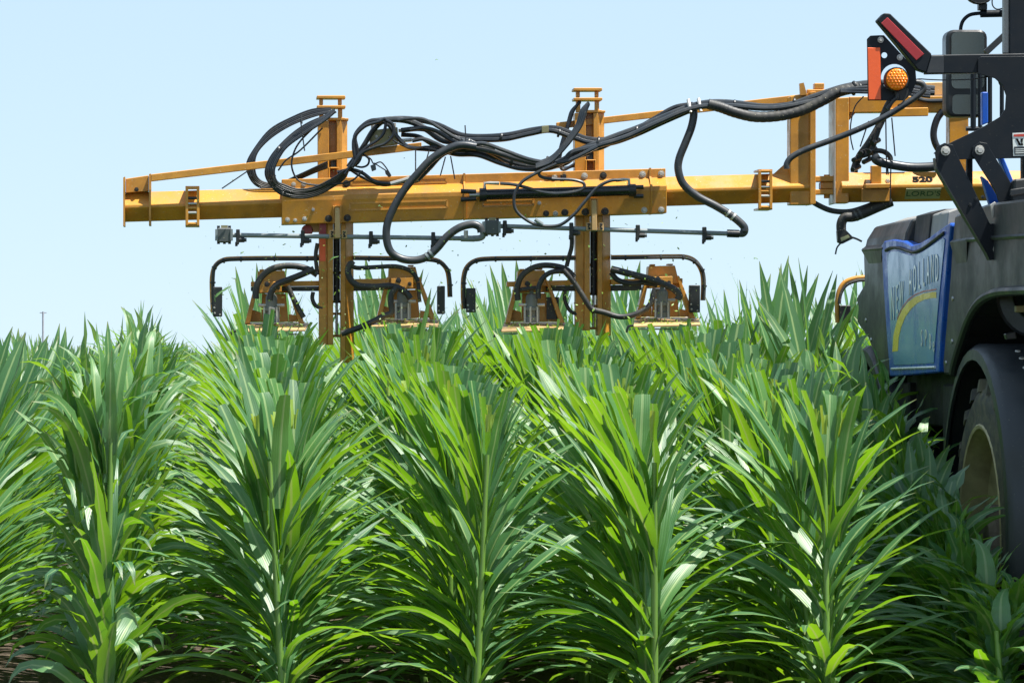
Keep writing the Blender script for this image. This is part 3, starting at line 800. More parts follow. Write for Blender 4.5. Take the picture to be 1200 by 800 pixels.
H([(1012, 113), (1002, 125), (997, 145), (997, 162), (1000, 176)], 0.8, 'black_plastic', -0.2)
H([(1018, 142), (1012, 160), (1008, 172)], 0.8, 'black_plastic', -0.3)
for a, b in (((1038, 140), (1039, 205)), ((1045, 138), (1049, 183)), ((1044, 195), (1043, 238)), ((1040, 195), (1041, 205))):
    MB().tube([P(a[0], a[1], YB - 0.33), P(b[0], b[1], YB - 0.33)], 0.8 * MM, 6).build('cable_tie', 'black_plastic', boom)

# ------------------------------------------------------------------ centre frame carrying the boom on the machine
frame = empty('boom_centre_frame', P(1060, 225, YB) - Vector((0, 0, P(1060, 225, YB).z)), 'yellow rectangular steel frame numbered 520 hinged to the boom', 'frame')
def slab(poly, dy, depth, name, mat='yellow', parent=frame, bev=0.004): return MB().pp(poly, YB + dy, depth).build(name, mat, parent, bev=bev)
slab([(979.5, 115), (995, 114), (995, 238), (979.5, 238)], -0.06, 0.14, 'upright')
slab([(977.3, 115), (979.2, 115), (979.2, 239), (977.3, 239)], -0.11, 0.22, 'edge_plate', 'zinc')
slab([(995.3, 113.5), (1150, 112), (1150, 131), (995.3, 132)], -0.05, 0.12, 'top_bar')
slab([(1112.5, 131.3), (1135, 131.2), (1135, 200), (1112.5, 200)], -0.05, 0.12, 'upright')
slab([(995.3, 132.3), (1003, 132.3), (995.3, 141)], -0.03, 0.03, 'gusset')
slab([(1041, 127), (1088, 126), (1088, 136), (1041, 137)], -0.075, 0.024, 'bolt_plate')
diamond_y = lambda px: 219.5 + SL * 0.2 * (px - 1040)
a, b_ = P(984, 220, YB), P(1400, 215, YB)
h = 17.5 * MM; c = h * 0.1
MB().prism([a + Vector((0, y, z)) for y, z in [(-h, -c), (-h, c), (-c, h), (c, h), (h, c), (h, -c), (c, -h), (-c, -h)]], b_ - a).build('lower_tube', 'yellow', frame, bev=0.003)
slab([(1021, 194), (1033, 194), (1033, 220), (1021, 220)], -0.115, 0.05, 'stop_block')
slab([(1014, 215.5), (1044, 215), (1044, 220.5), (1014, 221)], -0.135, 0.05, 'ledge')
slab([(1010, 220.8), (1043.5, 220.8), (1043.5, 236), (1010, 237)], -0.102, 0.03, 'wear_plate')
for x, y in ((1017.5, 213.5), (1040, 212.5)): bolt(x, y, YB - 0.09, 2.0, frame)
# hinge with pins
for y0, y1 in ((206.5, 213), (222, 228)):
    slab([(950, y0), (977, y0 - 0.3), (977, y1 - 0.3), (950, y1)], -0.075, 0.10, 'hinge_plate', 'yellow', boom)
slab([(962, 213.4), (983, 213), (983, 221.2), (962, 221.6)], -0.06, 0.09, 'hinge_lug')
MB().cyl(P(969, 204.8, YB - 0.03), P(969, 232.5, YB - 0.03), 3.6 * MM, 10).build('hinge_pin', 'yellow_dirty', frame)
# writing: number and maker's plate on the slanted faces
s45 = Vector((0, 1, 1)).normalized()
cN = P(1079.5, 208.8, YB - 10.0 * MM) + Vector((0, -0.004, 0.004))
dn = (P(1300, 216, YB) - P(1000, 219.8, YB)).normalized()
fr_n = dn.cross(s45).normalized()
def on_tube(px, dz):          # dz in pixels above the tube's front edge, negative below
    yc = 220 - 5 * (px - 984) / 416.0
    return P(px, yc, YB) + Vector((0, -(19.25 - abs(dz)) * MM, dz * MM))
text_mesh('520', 0.060, 'decal_black', frame, on_tube(1079, 7.6) + fr_n * 0.0022, dn, s45, sx=1.3, extrude=0.0008, bold=0.0032)
sdn = Vector((0, -1, 1)).normalized()
f2 = dn.cross(sdn).normalized()
pl = MB().prism([on_tube(1059, -2.3) + f2 * 0.001, on_tube(1100, -2.3) + f2 * 0.001, on_tube(1100, -14) + f2 * 0.001, on_tube(1059, -14) + f2 * 0.001], f2 * 0.003).build('maker_plate', 'plate_pale', frame)
text_mesh("L\u00d6RD'S".replace('\u00d6', 'O'), 0.054, 'plate_green', pl, on_tube(1080, -8.2) + f2 * 0.005, dn, sdn, sx=1.15)
# top of the frame behind the light arm: tan plates and cables
slab([(1078, 97), (1150, 95), (1150, 111.5), (1078, 112.5)], 0.06, 0.10, 'top_plate', 'deck_tan')
hose([(1065, 108), (1080, 113), (1100, 114), (1125, 112), (1150, 108)], 2.6, frame, 'rubber', dy=-0.02)
hose([(1068, 113), (1085, 118), (1105, 118), (1130, 117), (1150, 113)], 2.4, frame, 'hose_grey', dy=-0.06)

# ------------------------------------------------------------------ spray pipes with nozzle bodies
def spray_pipe(name, x0, y0, x1, y1, valve, nozzles, label, elbow):
    t = empty(name, P(x0, y0, YB - 0.2), label, 'spray pipe')
    Yp = YB - 0.20
    MB().tube([P(x0, y0, Yp), P(x1, y1, Yp)], 2.7 * MM, 12).build('pipe', 'pipe_grey', t, smooth=True)
    vx, vy = valve
    v = MB().pp([(vx - 8, vy - 8), (vx + 8, vy - 8), (vx + 9, vy - 4), (vx + 9, vy + 6), (vx + 6, vy + 9), (vx - 7, vy + 9), (vx - 10, vy + 4), (vx - 10, vy - 5)], Yp - 0.05, 0.10).build('valve', 'valve_grey', t, bev=0.006)
    for dx in (-7, 0, 6):
        MB().cyl(P(vx + dx, vy - 10.5, Yp), P(vx + dx, vy + 11, Yp), 1.7 * MM, 8).build('valve_bolt', 'black_plastic', v)
    MB().pp([(vx - 4, vy - 11), (vx + 4, vy - 11), (vx + 4, vy - 8), (vx - 4, vy - 8)], Yp - 0.02, 0.03).build('valve_cap', 'brass_block', v)
    for dx in (-9.5, 8.5):
        MB().pp([(vx + dx - 1.4, vy - 6.5), (vx + dx + 1.4, vy - 6.5), (vx + dx + 1.4, vy + 6.5), (vx + dx - 1.4, vy + 6.5)], Yp - 0.056, 0.11).build('valve_rib', 'pipe_grey', v)
    for nx in nozzles:
        ny = y0 + (y1 - y0) * (nx - x0) / (x1 - x0)
        nz = MB().pp([(nx - 2.4, ny - 7), (nx + 2.0, ny - 7), (nx + 2.4, ny + 2), (nx + 1, ny + 11), (nx - 2.5, ny + 11)], Yp - 0.022, 0.044).build('nozzle_body', 'black_plastic', t, bev=0.003)
        MB().cyl(P(nx + 1, ny + 5.5, Yp - 0.01), P(nx + 7.5, ny + 5.5, Yp - 0.01), 3.0 * MM, 10).build('nozzle_cap', 'black_plastic', nz)
        MB().cyl(P(nx + 6.5, ny + 5.5, Yp - 0.01), P(nx + 10, ny + 5.5, Yp - 0.01), 2.2 * MM, 10).build('nozzle_tip', 'valve_grey', nz)
        MB().cyl(P(nx - 2, ny + 8, Yp - 0.01), P(nx - 2, ny + 13, Yp - 0.01), 1.5 * MM, 8).build('nozzle_stub', 'black_plastic', nz)
    if elbow:
        MB().tube(spline([P(x1 - 2, y1, Yp), P(562, 279, Yp), P(566, 276, Yp), P(565, 268, Yp)]), 3.6 * MM, 10).build('elbow', 'pipe_grey', t, smooth=True)
        MB().cyl(P(540, 279.5, Yp), P(556, 279.8, Yp), 3.6 * MM, 12).build('socket', 'pipe_grey', t)
        MB().cyl(P(546, 279, Yp - 0.01), P(546, 270, Yp - 0.01), 2.6 * MM, 10).build('air_valve', 'zinc', t)
    else:
        MB().cyl(P(852, 273.5, Yp), P(866, 274, Yp), 4.6 * MM, 12).build('socket', 'black_plastic', t)
        MB().tube(spline([P(864, 274, Yp), P(871, 274, Yp), P(873.5, 270, Yp), P(872, 265, Yp - 0.06)]), 3.8 * MM, 10).build('elbow', 'valve_grey', t, smooth=True)
spray_pipe('spray_pipe', 270, 275.5, 556, 279.6, (263, 275), (279, 355, 435, 508), 'grey spray pipe with four nozzles under the left half of the boom', True)
spray_pipe('spray_pipe', 585, 265.0, 866, 274.2, (577, 266), (592, 670, 748, 826), 'grey spray pipe with four nozzles under the right half of the boom', False)

# ------------------------------------------------------------------ cutter units: post, legs, guards and two heads each
def cutter_unit(dx, dtop, endL, endR, label):
    """dx: shift of the post against the left unit"""
    t = empty('cutter_unit', P(390 + dx, 400, YB) * 1.0, label, 'cutter unit', 'cutter units hanging from the boom')
    t.location.z = 0
    S = lambda poly, dy, depth, name, mat='yellow', bev=0.003: MB().pp([(x + dx, y + dtop) for x, y in poly], YB + dy, depth).build(name, mat, t, bev=bev)
    # upper mast above the beam
    S([(371.5, 112), (404.5, 112), (405, 115.5), (371, 115.5)], 0.03, 0.14, 'cap_plate')
    S([(371.5, 123.5), (405, 123.5), (405, 126.8), (371.5, 126.8)], 0.03, 0.14, 'cap_plate')
    for x in (374, 396):
        S([(x, 115.8), (x + 4.6, 115.8), (x + 4.6, 123.2), (x, 123.2)], 0.06, 0.03, 'spacer')
        S([(x, 127), (x + 5.2, 127), (x + 5.2, 141), (x, 141)], 0.06, 0.03, 'spacer')
    S([(384, 138), (404, 138), (407, 141), (384, 141.2)], 0.05, 0.10, 'bracket')
    S([(372.5, 141.5), (385.5, 141.5), (385.5, 216), (372.5, 216)], 0.05, 0.12, 'mast')
    S([(394.5, 141.5), (400, 141.5), (400, 216), (394.5, 216)], 0.05, 0.12, 'mast')
    MB().prism([P(400.3 + dx, 141.5 + dtop, YB + 0.052), P(407 + dx, 141.5 + dtop, YB + 0.10), P(407 + dx, 216 + dtop, YB + 0.10), P(400.3 + dx, 216 + dtop, YB + 0.052)], (0, 0.08, 0)).build('mast_flange', 'yellow', t)
    S([(385.6, 141.5), (394.4, 141.5), (394.4, 216), (385.6, 216)], 0.12, 0.04, 'mast_web')
    S([(404, 138.5), (408.5, 138.5), (408.5, 141.4), (404, 141.4)], 0.05, 0.12, 'cap_plate')
    S([(387.5, 186), (394, 186), (394, 197), (387.5, 197)], 0.06, 0.05, 'cylinder_end', 'black_gloss')
    for poly in ([(385, 196), (386.6, 196), (386.6, 211), (385, 211)], [(396, 196), (397.6, 196), (397.6, 211), (396, 211)], [(386.7, 196), (395.9, 196), (395.9, 197.6), (386.7, 197.6)]):
        S(poly, -0.01, 0.05, 'clip_frame')
    # legs below the beam
    yb = 261
    S([(374, yb), (383.5, yb), (383.5, endL), (374, endL)], -0.03, 0.12, 'leg', 'yellow_dirty')
    S([(383.8, yb), (390.5, yb), (390.5, endL), (383.8, endL)], -0.05, 0.16, 'leg_flange', 'yellow_dirty')
    S([(399.5, yb), (405, yb), (405, endR), (399.5, endR)], -0.05, 0.16, 'leg_flange', 'yellow_dirty')
    MB().prism([P(405.2 + dx, yb + dtop, YB - 0.045), P(414 + dx, yb + dtop, YB + 0.03), P(415 + dx, endR + dtop, YB + 0.03), P(405.2 + dx, endR + dtop, YB - 0.045)], (0, 0.08, 0)).build('leg', 'yellow', t)
    MB().tube([P(394.5 + dx, 255 + dtop, YB + 0.02), P(394.5 + dx, 355 + dtop, YB + 0.02)], 3.9 * MM, 12).build('lift_cylinder', 'rubber_dusty', t, smooth=True)
    MB().tube([P(394.5 + dx, 355 + dtop, YB + 0.02), P(394.5 + dx, 392 + dtop, YB + 0.02)], 1.6 * MM, 10).build('lift_rod', 'steel', t, smooth=True)
    for y in (318, 352, 366, 392):
        S([(388, y), (402, y), (402, y + 3), (388, y + 3)], 0.03, 0.03, 'rung', 'yellow_dirty')
    # bracket holding the pipe
    for poly in ([(390.2, 241), (392, 241), (392, 262), (390.2, 262)], [(398.4, 241), (400.2, 241), (400.2, 262), (398.4, 262)], [(392.1, 241), (398.3, 241), (398.3, 243), (392.1, 243)]):
        S(poly, -0.17, 0.06, 'hook_frame')
    S([(392.5, 243.4), (398, 243.4), (399, 279), (392.5, 279)], -0.24, 0.03, 'hook_bar', 'deck_tan')
    for x in (386, 400.3):
        c = S([(x, 270), (x + 6.3, 269.4), (x + 6.3, 279.6), (x, 279.6)], -0.225, 0.006, 'clip_plate', 'deck_tan')
        q = lambda a, b: P(x + dx + a, 274.5 + dtop + b, YB - 0.228)
        MB().tube(spline([q(1.6, -3), q(4.2, -2.6), q(2.4, 0), q(4.4, 2.4), q(1.8, 3)]), 0.75 * MM, 6).build('spring_clip', 'black_plastic', c)
    return t, S
def guard(t, path, r=2.7):
    pts = spline([P(x, y, YB + 0.02) for x, y in path], 6)
    g = MB().tube(pts, r * MM, 10).build('guard_tube', 'yellow_dirty', t, smooth=True)
    pts2 = spline([P(x + (1.2 if y > 312 else 0), y + (0.9 if y < 312 else 0), YB - 0.012) for x, y in path], 6)
    MB().tube(pts2, 2.1 * MM, 8).build('guard_hose', 'rubber_dusty', g, smooth=True)
    n = len(pts2)
    for k in range(3, n - 2, 7):
        d = (pts2[k + 1] - pts2[k - 1]).normalized()
        MB().cyl(pts2[k] - d * 0.005, pts2[k] + d * 0.005, 3.2 * MM, 8).build('tie', 'black_plastic', g)
def sensor_box(t, x0, y0, x1, y1):
    o = MB().rect(x0, y0, x1, y1, YB - 0.05, 0.05).build('sensor_box', 'black_plastic', t, bev=0.004)
    for fx, fy in ((0.15, 0.7), (0.2, 0.88), (0.75, 0.93)):
        bolt(x0 + (x1 - x0) * fx, y0 + (y1 - y0) * fy, YB - 0.051, 0.8, o, 'zinc')
def cutter_head(t, cx, yd, lit):
    """cx: middle, yd: deck row"""
    q = lambda poly, dy, depth, name, mat='yellow_dirty', bev=0.003, par=None: MB().pp([(cx + x, yd + y) for x, y in poly], YB + dy, depth).build(name, mat, par or t, bev=bev)
    my = 'yellow'
    top = q([(-20, -61), (11, -62), (15, -46), (-21, -45)], 0.02, 0.12, 'head_mount', my)
    q([(-18, -63.5), (-12, -63.5), (-12, -61.3), (-18, -61.3)], 0.03, 0.08, 'mount_tab', my, par=top)
    q([(2, -64), (9, -64), (9, -62.3), (2, -62.3)], 0.03, 0.08, 'mount_tab', my, par=top)
    q([(-18, -48.5), (8, -49.5), (8, -37), (-18, -36)], -0.05, 0.06, 'clamp_block', my, par=top)
    bolt(cx - 9, yd - 46, YB - 0.052, 2.2, top, 'black_plastic'); bolt(cx + 4, yd - 42, YB - 0.052, 1.6, top, 'black_plastic')
    q([(-20, -44.6), (14, -45.6), (19, -36), (-23, -35)], 0.06, 0.02, 'back_plate')
    q([(-15, -35), (13, -35), (16, -2), (-16, -2)], 0.062, 0.02, 'back_plate')
    q([(-22.5, -50), (-18.5, -50), (-29, 0), (-35, 0)], 0.0, 0.10, 'side_plate', 'yellow')
    q([(12.5, -50), (16, -50), (35, 0), (28.5, 0)], 0.0, 0.10, 'side_plate', 'yellow')
    q([(-28.8, -17), (-16.2, -13), (-16.2, -2), (-30, -2)], 0.05, 0.012, 'web_plate')
    q([(16.2, -11), (30, -9), (32, -2), (16.2, -2)], 0.05, 0.012, 'web_plate')
    # tilted cover over the spinning blades
    d0 = P(cx, yd, YB)
    w = MM
    pts = [Vector((-44, -0.30, -9)), Vector((34, -0.30, -7)), Vector((40, 0.05, 0.6)), Vector((36, 0.26, 2)), Vector((-30, 0.26, 2)), Vector((-36, 0.05, 0.2))]
    MB().prism([d0 + Vector((p.x * w, p.y, p.z * w)) for p in pts], (0, 0, -0.012)).build('blade_cover', 'deck_tan', t, bev=0.002)
    MB().lathe([(0.0, -0.035), (0.17, -0.035), (0.17, -0.028), (0.0, -0.028)], d0 + Vector((-0.02, 0.06, -0.03)), (0, 0, 1), 20).build('cutter_disc', 'steel', t)
    bits = MB(); rb = np.random.default_rng(int(cx))
    for _ in range(60):
        u, v = rb.uniform(-34, 32), rb.uniform(-0.26, 0.0)
        p = d0 + Vector((u * w, v, (-8 + 9 * (v + 0.30) / 0.35) * w + 0.006))
        a1 = Vector((rb.normal(), rb.normal(), rb.normal() * 0.4)).normalized() * rb.uniform(0.006, 0.022); b1 = Vector((rb.normal(), rb.normal(), 0.5)).normalized() * rb.uniform(0.003, 0.008)
        bits.add([p - a1, p + b1, p + a1, p - b1], [(0, 1, 2, 3)])
    bo = bits.build('shredded_leaf', 'cut_whorl', t); bo['kind'] = 'stuff'
    hook = spline([d0 + Vector((-44 * w, -0.28, -9 * w)), d0 + Vector((-50 * w, -0.29, -10 * w)), d0 + Vector((-52 * w, -0.29, -17 * w))], 4)
    MB().tube(hook, 1.4 * w, 8).build('hook', 'black_plastic', t, smooth=True)
    # hydraulic motor
    mo = MB()
    c0 = P(cx - 4, yd - 1, YB - 0.06)
    mo.lathe([(0, 0), (0.040, 0), (0.040, 0.03), (0.030, 0.034), (0.030, 0.065), (0.042, 0.068), (0.042, 0.085), (0.035, 0.09), (0.034, 0.145), (0.026, 0.16), (0.012, 0.165), (0.012, 0.185), (0, 0.185)], c0, (0, 0, 1), 14)
    mo = mo.build('motor', 'motor_grey', t, smooth=True)
    for k in range(6):
        a = k * math.pi / 3 + 0.3
        p = c0 + Vector((math.cos(a) * 0.042, math.sin(a) * 0.042, 0))
        MB().cyl(p, p + Vector((0, 0, 0.09)), 0.007, 6).build('motor_bolt', 'zinc', mo)
    for s in (-1, 1):
        MB().cyl(c0 + Vector((s * 0.03, -0.005, 0.10)), c0 + Vector((s * 0.075, -0.005, 0.10)), 0.010, 8).build('port', 'zinc', mo)
def HH(t, path, r, dy=-0.12, mat='rubber_dusty'): return hose(path, r, t, mat, dy=dy, n=10)

u1, S1 = cutter_unit(0, 0, 404, 425, 'left cutter unit with red reflector, two blade heads under the boom')
MB().rect(374.3, 279, 381.5, 306, YB - 0.036, 0.004).build('reflector', 'tape_orange', u1)
MB().rect(374.3, 262, 382, 278.6, YB - 0.036, 0.004).build('reflector', 'tape_red', u1)  # part of the reflector in shadow, shade put in as darker tape
MB().rect(361, 261, 374, 272, YB + 0.05, 0.05).build('rear_bracket', 'deck_tan', u1, bev=0.003)
MB().lathe([(0, -0.01), (0.03, -0.01), (0.034, 0), (0.034, 0.03)], P(360, 270, YB + 0.05), (0, 1, 0), 14).build('rear_lamp', 'tape_red', u1)
guard(u1, [(249.5, 366), (248.5, 345), (248.5, 325), (252, 312), (262, 304.5), (278, 303), (310, 302.5), (345, 302.5), (374, 302.5)])
guard(u1, [(414, 302), (450, 302.5), (480, 303), (500, 303.5), (514, 306), (523, 315), (526, 328), (527, 348)])
sensor_box(u1, 249.5, 336, 260.5, 371)
sensor_box(u1, 512.5, 335, 521.5, 368)
for poly, mt in (([(294, 330), (374, 329), (374, 335), (294, 336)], 'yellow_dirty'), ([(414, 327), (494, 325.5), (494, 332), (414, 333.5)], 'yellow')):
    MB().pp(poly, YB + 0.02, 0.06).build('cross_tube', mt, u1, bev=0.003)
for poly in ([(294, 336.4), (374, 335.4), (374, 341), (294, 341)], [(414, 334), (470, 333), (470, 339), (414, 341)]):
    MB().pp(poly, YB + 0.03, 0.05).build('cross_angle', 'rubber_dusty', u1, bev=0.003)
cutter_head(u1, 322, 379, False)
cutter_head(u1, 476, 374.5, True)
HH(u1, [(300, 350), (300, 340), (304, 328), (315, 317), (330, 312), (348, 312), (362, 316), (372, 322)], 3.7)
HH(u1, [(316, 352), (318, 342), (325, 333), (340, 327), (355, 321), (368, 315)], 3.7, -0.15)
HH(u1, [(337, 335), (342, 346), (349, 360), (356, 372)], 3.0, -0.05)
HH(u1, [(367, 342), (366, 350), (370, 358), (378, 361)], 2.4, -0.02)
HH(u1, [(372, 322), (370, 300), (372, 285)], 2.4, -0.02)
HH(u1, [(414, 311), (411, 309), (408, 316), (409, 324), (414, 331), (422, 335), (440, 336), (455, 335), (466, 337), (476, 343), (481, 350)], 3.8, -0.16)
HH(u1, [(412, 312), (420, 314), (440, 313), (462, 312), (476, 315), (485, 321), (490, 330)], 2.6, -0.12)
HH(u1, [(490, 331), (491, 345), (492, 354)], 2.2, -0.1, 'rubber_dusty')
HH(u1, [(465, 337), (459, 344), (458, 356), (459, 366), (450, 370), (436, 377), (420, 384), (400, 391)], 3.4, -0.2)

u2, S2 = cutter_unit(301, -9, 396, 402, 'right cutter unit, mast nearer the machine, two blade heads under the boom')
guard(u2, [(543.5, 362), (542.5, 345), (543, 326), (547, 313), (558, 305), (576, 303), (610, 302.5), (645, 302), (674, 302)])
guard(u2, [(716, 301.5), (750, 301), (785, 300.5), (803, 301), (814, 305.5), (821, 315), (824, 328), (823.5, 352)])
sensor_box(u2, 546.5, 337.5, 557.5, 366)
sensor_box(u2, 808, 334, 820.5, 366)
for poly, mt in (([(594, 330), (676, 328), (676, 334), (594, 336)], 'yellow'), ([(716, 327), (800, 326), (800, 332), (716, 333.5)], 'yellow_dirty')):
    MB().pp(poly, YB + 0.02, 0.06).build('cross_tube', mt, u2, bev=0.003)
for poly in ([(640, 335), (676, 334.4), (676, 341), (640, 341)], [(716, 334), (752, 333.5), (752, 340), (716, 341)]):
    MB().pp(poly, YB + 0.03, 0.05).build('cross_angle', 'rubber_dusty', u2, bev=0.003)
cutter_head(u2, 627, 378.5, False)
cutter_head(u2, 780, 373, True)
HH(u2, [(607, 352), (606, 338), (611, 324), (622, 315), (636, 311), (652, 312), (664, 316), (673, 325)], 3.4)
HH(u2, [(631, 350), (631, 338), (636, 326), (646, 319), (660, 318), (672, 322)], 3.0, -0.15)
HH(u2, [(607, 340), (620, 338), (632, 337)], 2.6, -0.1)
HH(u2, [(660, 316), (672, 330), (682, 345), (690, 358), (697, 366)], 3.2, -0.18)
HH(u2, [(664, 312), (667, 300), (670, 288), (670, 270)], 2.6, -0.02)
HH(u2, [(694, 363), (708, 366), (725, 371), (742, 369), (758, 361), (764, 352), (766, 343), (768, 338)], 3.3, -0.2)
HH(u2, [(716, 315), (735, 320), (758, 326), (776, 332), (790, 339), (796, 346), (794, 351)], 4.0, -0.16)
HH(u2, [(716, 319), (724, 328), (738, 332), (755, 331), (770, 334)], 3.2, -0.12)
HH(u2, [(662, 341), (662, 352), (668, 364), (676, 368)], 2.2, -0.02)
MB().rect(640.5, 348, 655, 374, YB + 0.03, 0.004).build('mud_flap', 'rubber_dusty', u2)

# guard of the next unit beside the front wheel
gg = empty('row_guard', P(985, 400, YB - 0.4), 'brown bent guard tube with black box left of the front wheel', 'guard')
gg.location.z = 0
Yg = 24.3
pts = spline([P(x, y, Yg) for x, y in ((1016, 325), (1003, 326), (990, 331), (983, 342), (981, 358), (981.5, 378))])
MB().tube(pts, 2.9 * Yg / F, 10).build('guard_tube', 'yellow_dirty', gg, smooth=True)
pts = spline([P(x, y, Yg - 0.012) for x, y in ((1016, 328), (1004, 329), (992, 334), (985.5, 344), (983.5, 356))])
MB().tube(pts, 2.0 * Yg / F, 8).build('guard_hose', 'rubber_dusty', gg, smooth=True)
MB().rect(984, 357.5, 997, 378, Yg - 0.03, 0.06).build('sensor_box', 'black_plastic', gg, bev=0.004)

# ------------------------------------------------------------------ the carrier machine at the right edge
XS = 3.60                          # its left side
veh = empty('crop_sprayer', (5.2, 21.6, 0), 'dark grey and blue high-clearance field machine with a muddy tyre, cut off by right edge', 'sprayer')
def side_poly(poly, X, depth, name, mat, parent=veh, bev=0.0, smooth=False):
    return MB().prism([PX(x, y, X) for x, y in poly], (depth, 0, 0)).build(name, mat, parent, bev=bev, smooth=smooth)
def YofX(px, X=XS): return PX(px, 400, X).y
def ZofP(px, py, X=XS): return PX(px, py, X).z
# front wheel-house: lower skirt, leaning upper body with a pale top
def loft(rings, name, mat, parent, bev=0.0, smooth=False):
    mb = MB(); n = len(rings[0]); vs = [p for r in rings for p in r]
    fs = [(i * n + k, i * n + (k + 1) % n, (i + 1) * n + (k + 1) % n, (i + 1) * n + k) for i in range(len(rings) - 1) for k in range(n)]
    fs += [tuple(range(n)), tuple((len(rings) - 1) * n + k for k in range(n - 1, -1, -1))]
    return mb.add(vs, fs).build(name, mat, parent, smooth=smooth, bev=bev)
fw_out = [(1012, 293), (1036, 292), (1038, 360), (1043, 441), (1029, 438), (1024, 415), (1017, 396), (1009, 386), (1004, 378), (1006, 362), (1003, 349), (1013, 332)]
side_poly(fw_out, XS, 0.7, 'front_wheelhouse', 'body_grey', bev=0.012)
def quad_yz(y0, y1, z0, z1, x0, x1): return None
ya, yb_ = YofX(1011), YofX(1036)
r0 = [Vector((XS + 0.004, ya, ZofP(1012, 292))), Vector((XS + 0.004, yb_ - 0.25, ZofP(1036, 290))), Vector((4.5, yb_ - 0.25, ZofP(1036, 290))), Vector((4.5, ya, ZofP(1012, 292)))]
def ring(dx, dya, dyb, z): return [Vector((XS + dx, ya - dya, z)), Vector((XS + dx, yb_ - dyb, z)), Vector((4.9, yb_ - dyb, z)), Vector((4.9, ya - dya, z))]
loft([ring(0.004, 0.0, 0.6, 2.20), ring(0.02, 0.03, 0.6, 2.285), ring(0.05, 0.12, 0.6, 2.35), ring(0.14, 0.22, 0.6, 2.372)], 'front_cowl', 'body_grey', veh, bev=0.008)
loft([ring(0.060, 0.62, 1.55, 2.22), ring(0.075, 0.62, 1.55, 2.36), ring(0.14, 0.62, 1.55, 2.383)], 'cowl_top', 'body_lit', veh, bev=0.006)  # sunlit look of the hood top painted as a pale colour
loft([ring(0.050, 1.40, 1.10, 2.22), ring(0.065, 1.40, 1.10, 2.368), ring(0.14, 1.40, 1.10, 2.39)], 'cowl_strap', 'chassis', veh, bev=0.003)
# blue side panel with wavy top
pf = [(1033, 287), (1036, 282.5), (1046, 280.5), (1058, 282.5), (1068, 287.5), (1077, 285), (1088, 279), (1100, 270), (1113, 261), (1114, 264), (1110, 300), (1106, 350), (1102, 400), (1100, 436), (1070, 439), (1043, 441), (1039, 390), (1035, 330)]
panel = side_poly(pf, XS - 0.012, 0.06, 'side_panel', 'blue_paint', bev=0.006)
pi_ = [(1039.5, 300), (1044, 295), (1052, 294.5), (1062, 298), (1070, 300), (1080, 296), (1092, 288), (1105, 279), (1107, 281), (1104, 310), (1100, 350), (1096.5, 390), (1094, 425), (1070, 426.5), (1047.5, 427.5), (1044, 390), (1041, 340)]
face = side_poly(pi_, XS - 0.016, 0.003, 'panel_face', 'blue_panel', panel)
groove = spline([PX(x, y, XS - 0.016) for x, y in ((1038, 293.5), (1044, 290.5), (1054, 290.5), (1064, 294), (1071, 295.5), (1081, 291.5), (1093, 283), (1106, 273))], 4)
MB().tube(groove, 0.009, 6).build('groove_trim', 'chassis', panel, smooth=True)
MB().tube([PX(1045, 432, XS - 0.016), PX(1096, 430, XS - 0.016)], 0.007, 6).build('lower_trim', 'decal_white', panel)
XD = XS - 0.0175
arc = [(1045.5, 412), (1047, 392), (1051, 376), (1057, 363), (1064, 354), (1072, 348), (1082, 344), (1093, 342), (1097, 341.8)]
arc2 = [(1097, 349), (1093, 349), (1083, 351), (1075, 355), (1068, 361.5), (1061, 371), (1056, 383), (1053, 396), (1052, 411)]
side_poly(arc + arc2, XD, 0.0012, 'yellow_arc', 'decal_yellow', panel)
arc3 = [(1051, 374.2), (1057, 361.3), (1064, 352.2), (1072, 346.2), (1082, 342.2), (1097, 339.8)]
side_poly(arc3 + [(x, y - 1.6) for x, y in reversed(arc3)], XD, 0.0012, 'red_arc', 'decal_red', panel)
# lettering that climbs along the arc, tall letters
txt = 'NEW HOLLAND'
for i, ch in enumerate(txt):
    if ch == ' ': continue
    f = (i + 0.5) / len(txt)
    px = 1043.5 + f * 57
    top = np.interp(px, [1043, 1055, 1063, 1073, 1083, 1092, 1101], [340, 333, 321, 311, 304, 300, 299])
    bot = np.interp(px, [1043, 1055, 1063, 1073, 1083, 1092, 1101], [383, 363, 351, 343, 337, 333, 331])
    o0 = PX(px, (top + bot) / 2, XD - 0.001)
    zh = abs(PX(px, top, XD).z - PX(px, bot, XD).z)
    text_mesh(ch, zh / 0.70, 'decal_white', panel, o0, (0, -1, 0), (0, 0, 1), name='letter', sx=0.62)
for ch, px, py, hpx in (('S', 1080, 397, 20), ('P', 1085, 397, 20), ('B', 1090, 401, 18), ('e', 1094, 404, 18)):
    o0 = PX(px, py, XD - 0.001)
    text_mesh(ch, hpx * 21.5 / F / 0.7, 'decal_white', panel, o0, (0, -1, 0), (0, 0, 1), name='letter', sx=0.9)
# rear wheel-house with arched opening
rw = [(1119, 252), (1135, 246), (1160, 238), (1210, 232), (1260, 230), (1260, 345), (1210, 342), (1175, 343), (1158, 347), (1146, 356), (1136, 371), (1127, 396), (1120, 424), (1118, 439), (1106, 439), (1105, 425), (1109, 380), (1114, 320), (1116, 284)]
side_poly(rw, XS, 1.1, 'rear_wheelhouse', 'body_grey', bev=0.012)
def facet(a, b, tip, out, name):
    A, B, T = PX(*a, XS), PX(*b, XS), PX(*tip, XS)
    o = Vector((-out, 0, 0)); i = Vector((0.02, 0, 0)); up = Vector((0, 0, 0.03))
    MB().add([A + o, B + o, T + i, A + i + up, B + i + up], [(0, 1, 2), (0, 3, 4, 1), (0, 2, 3), (1, 4, 2), (2, 4, 3)]).build(name, 'body_grey', veh)
facet((1116, 284), (1136, 281), (1128, 348), 0.013, 'crease_facet')
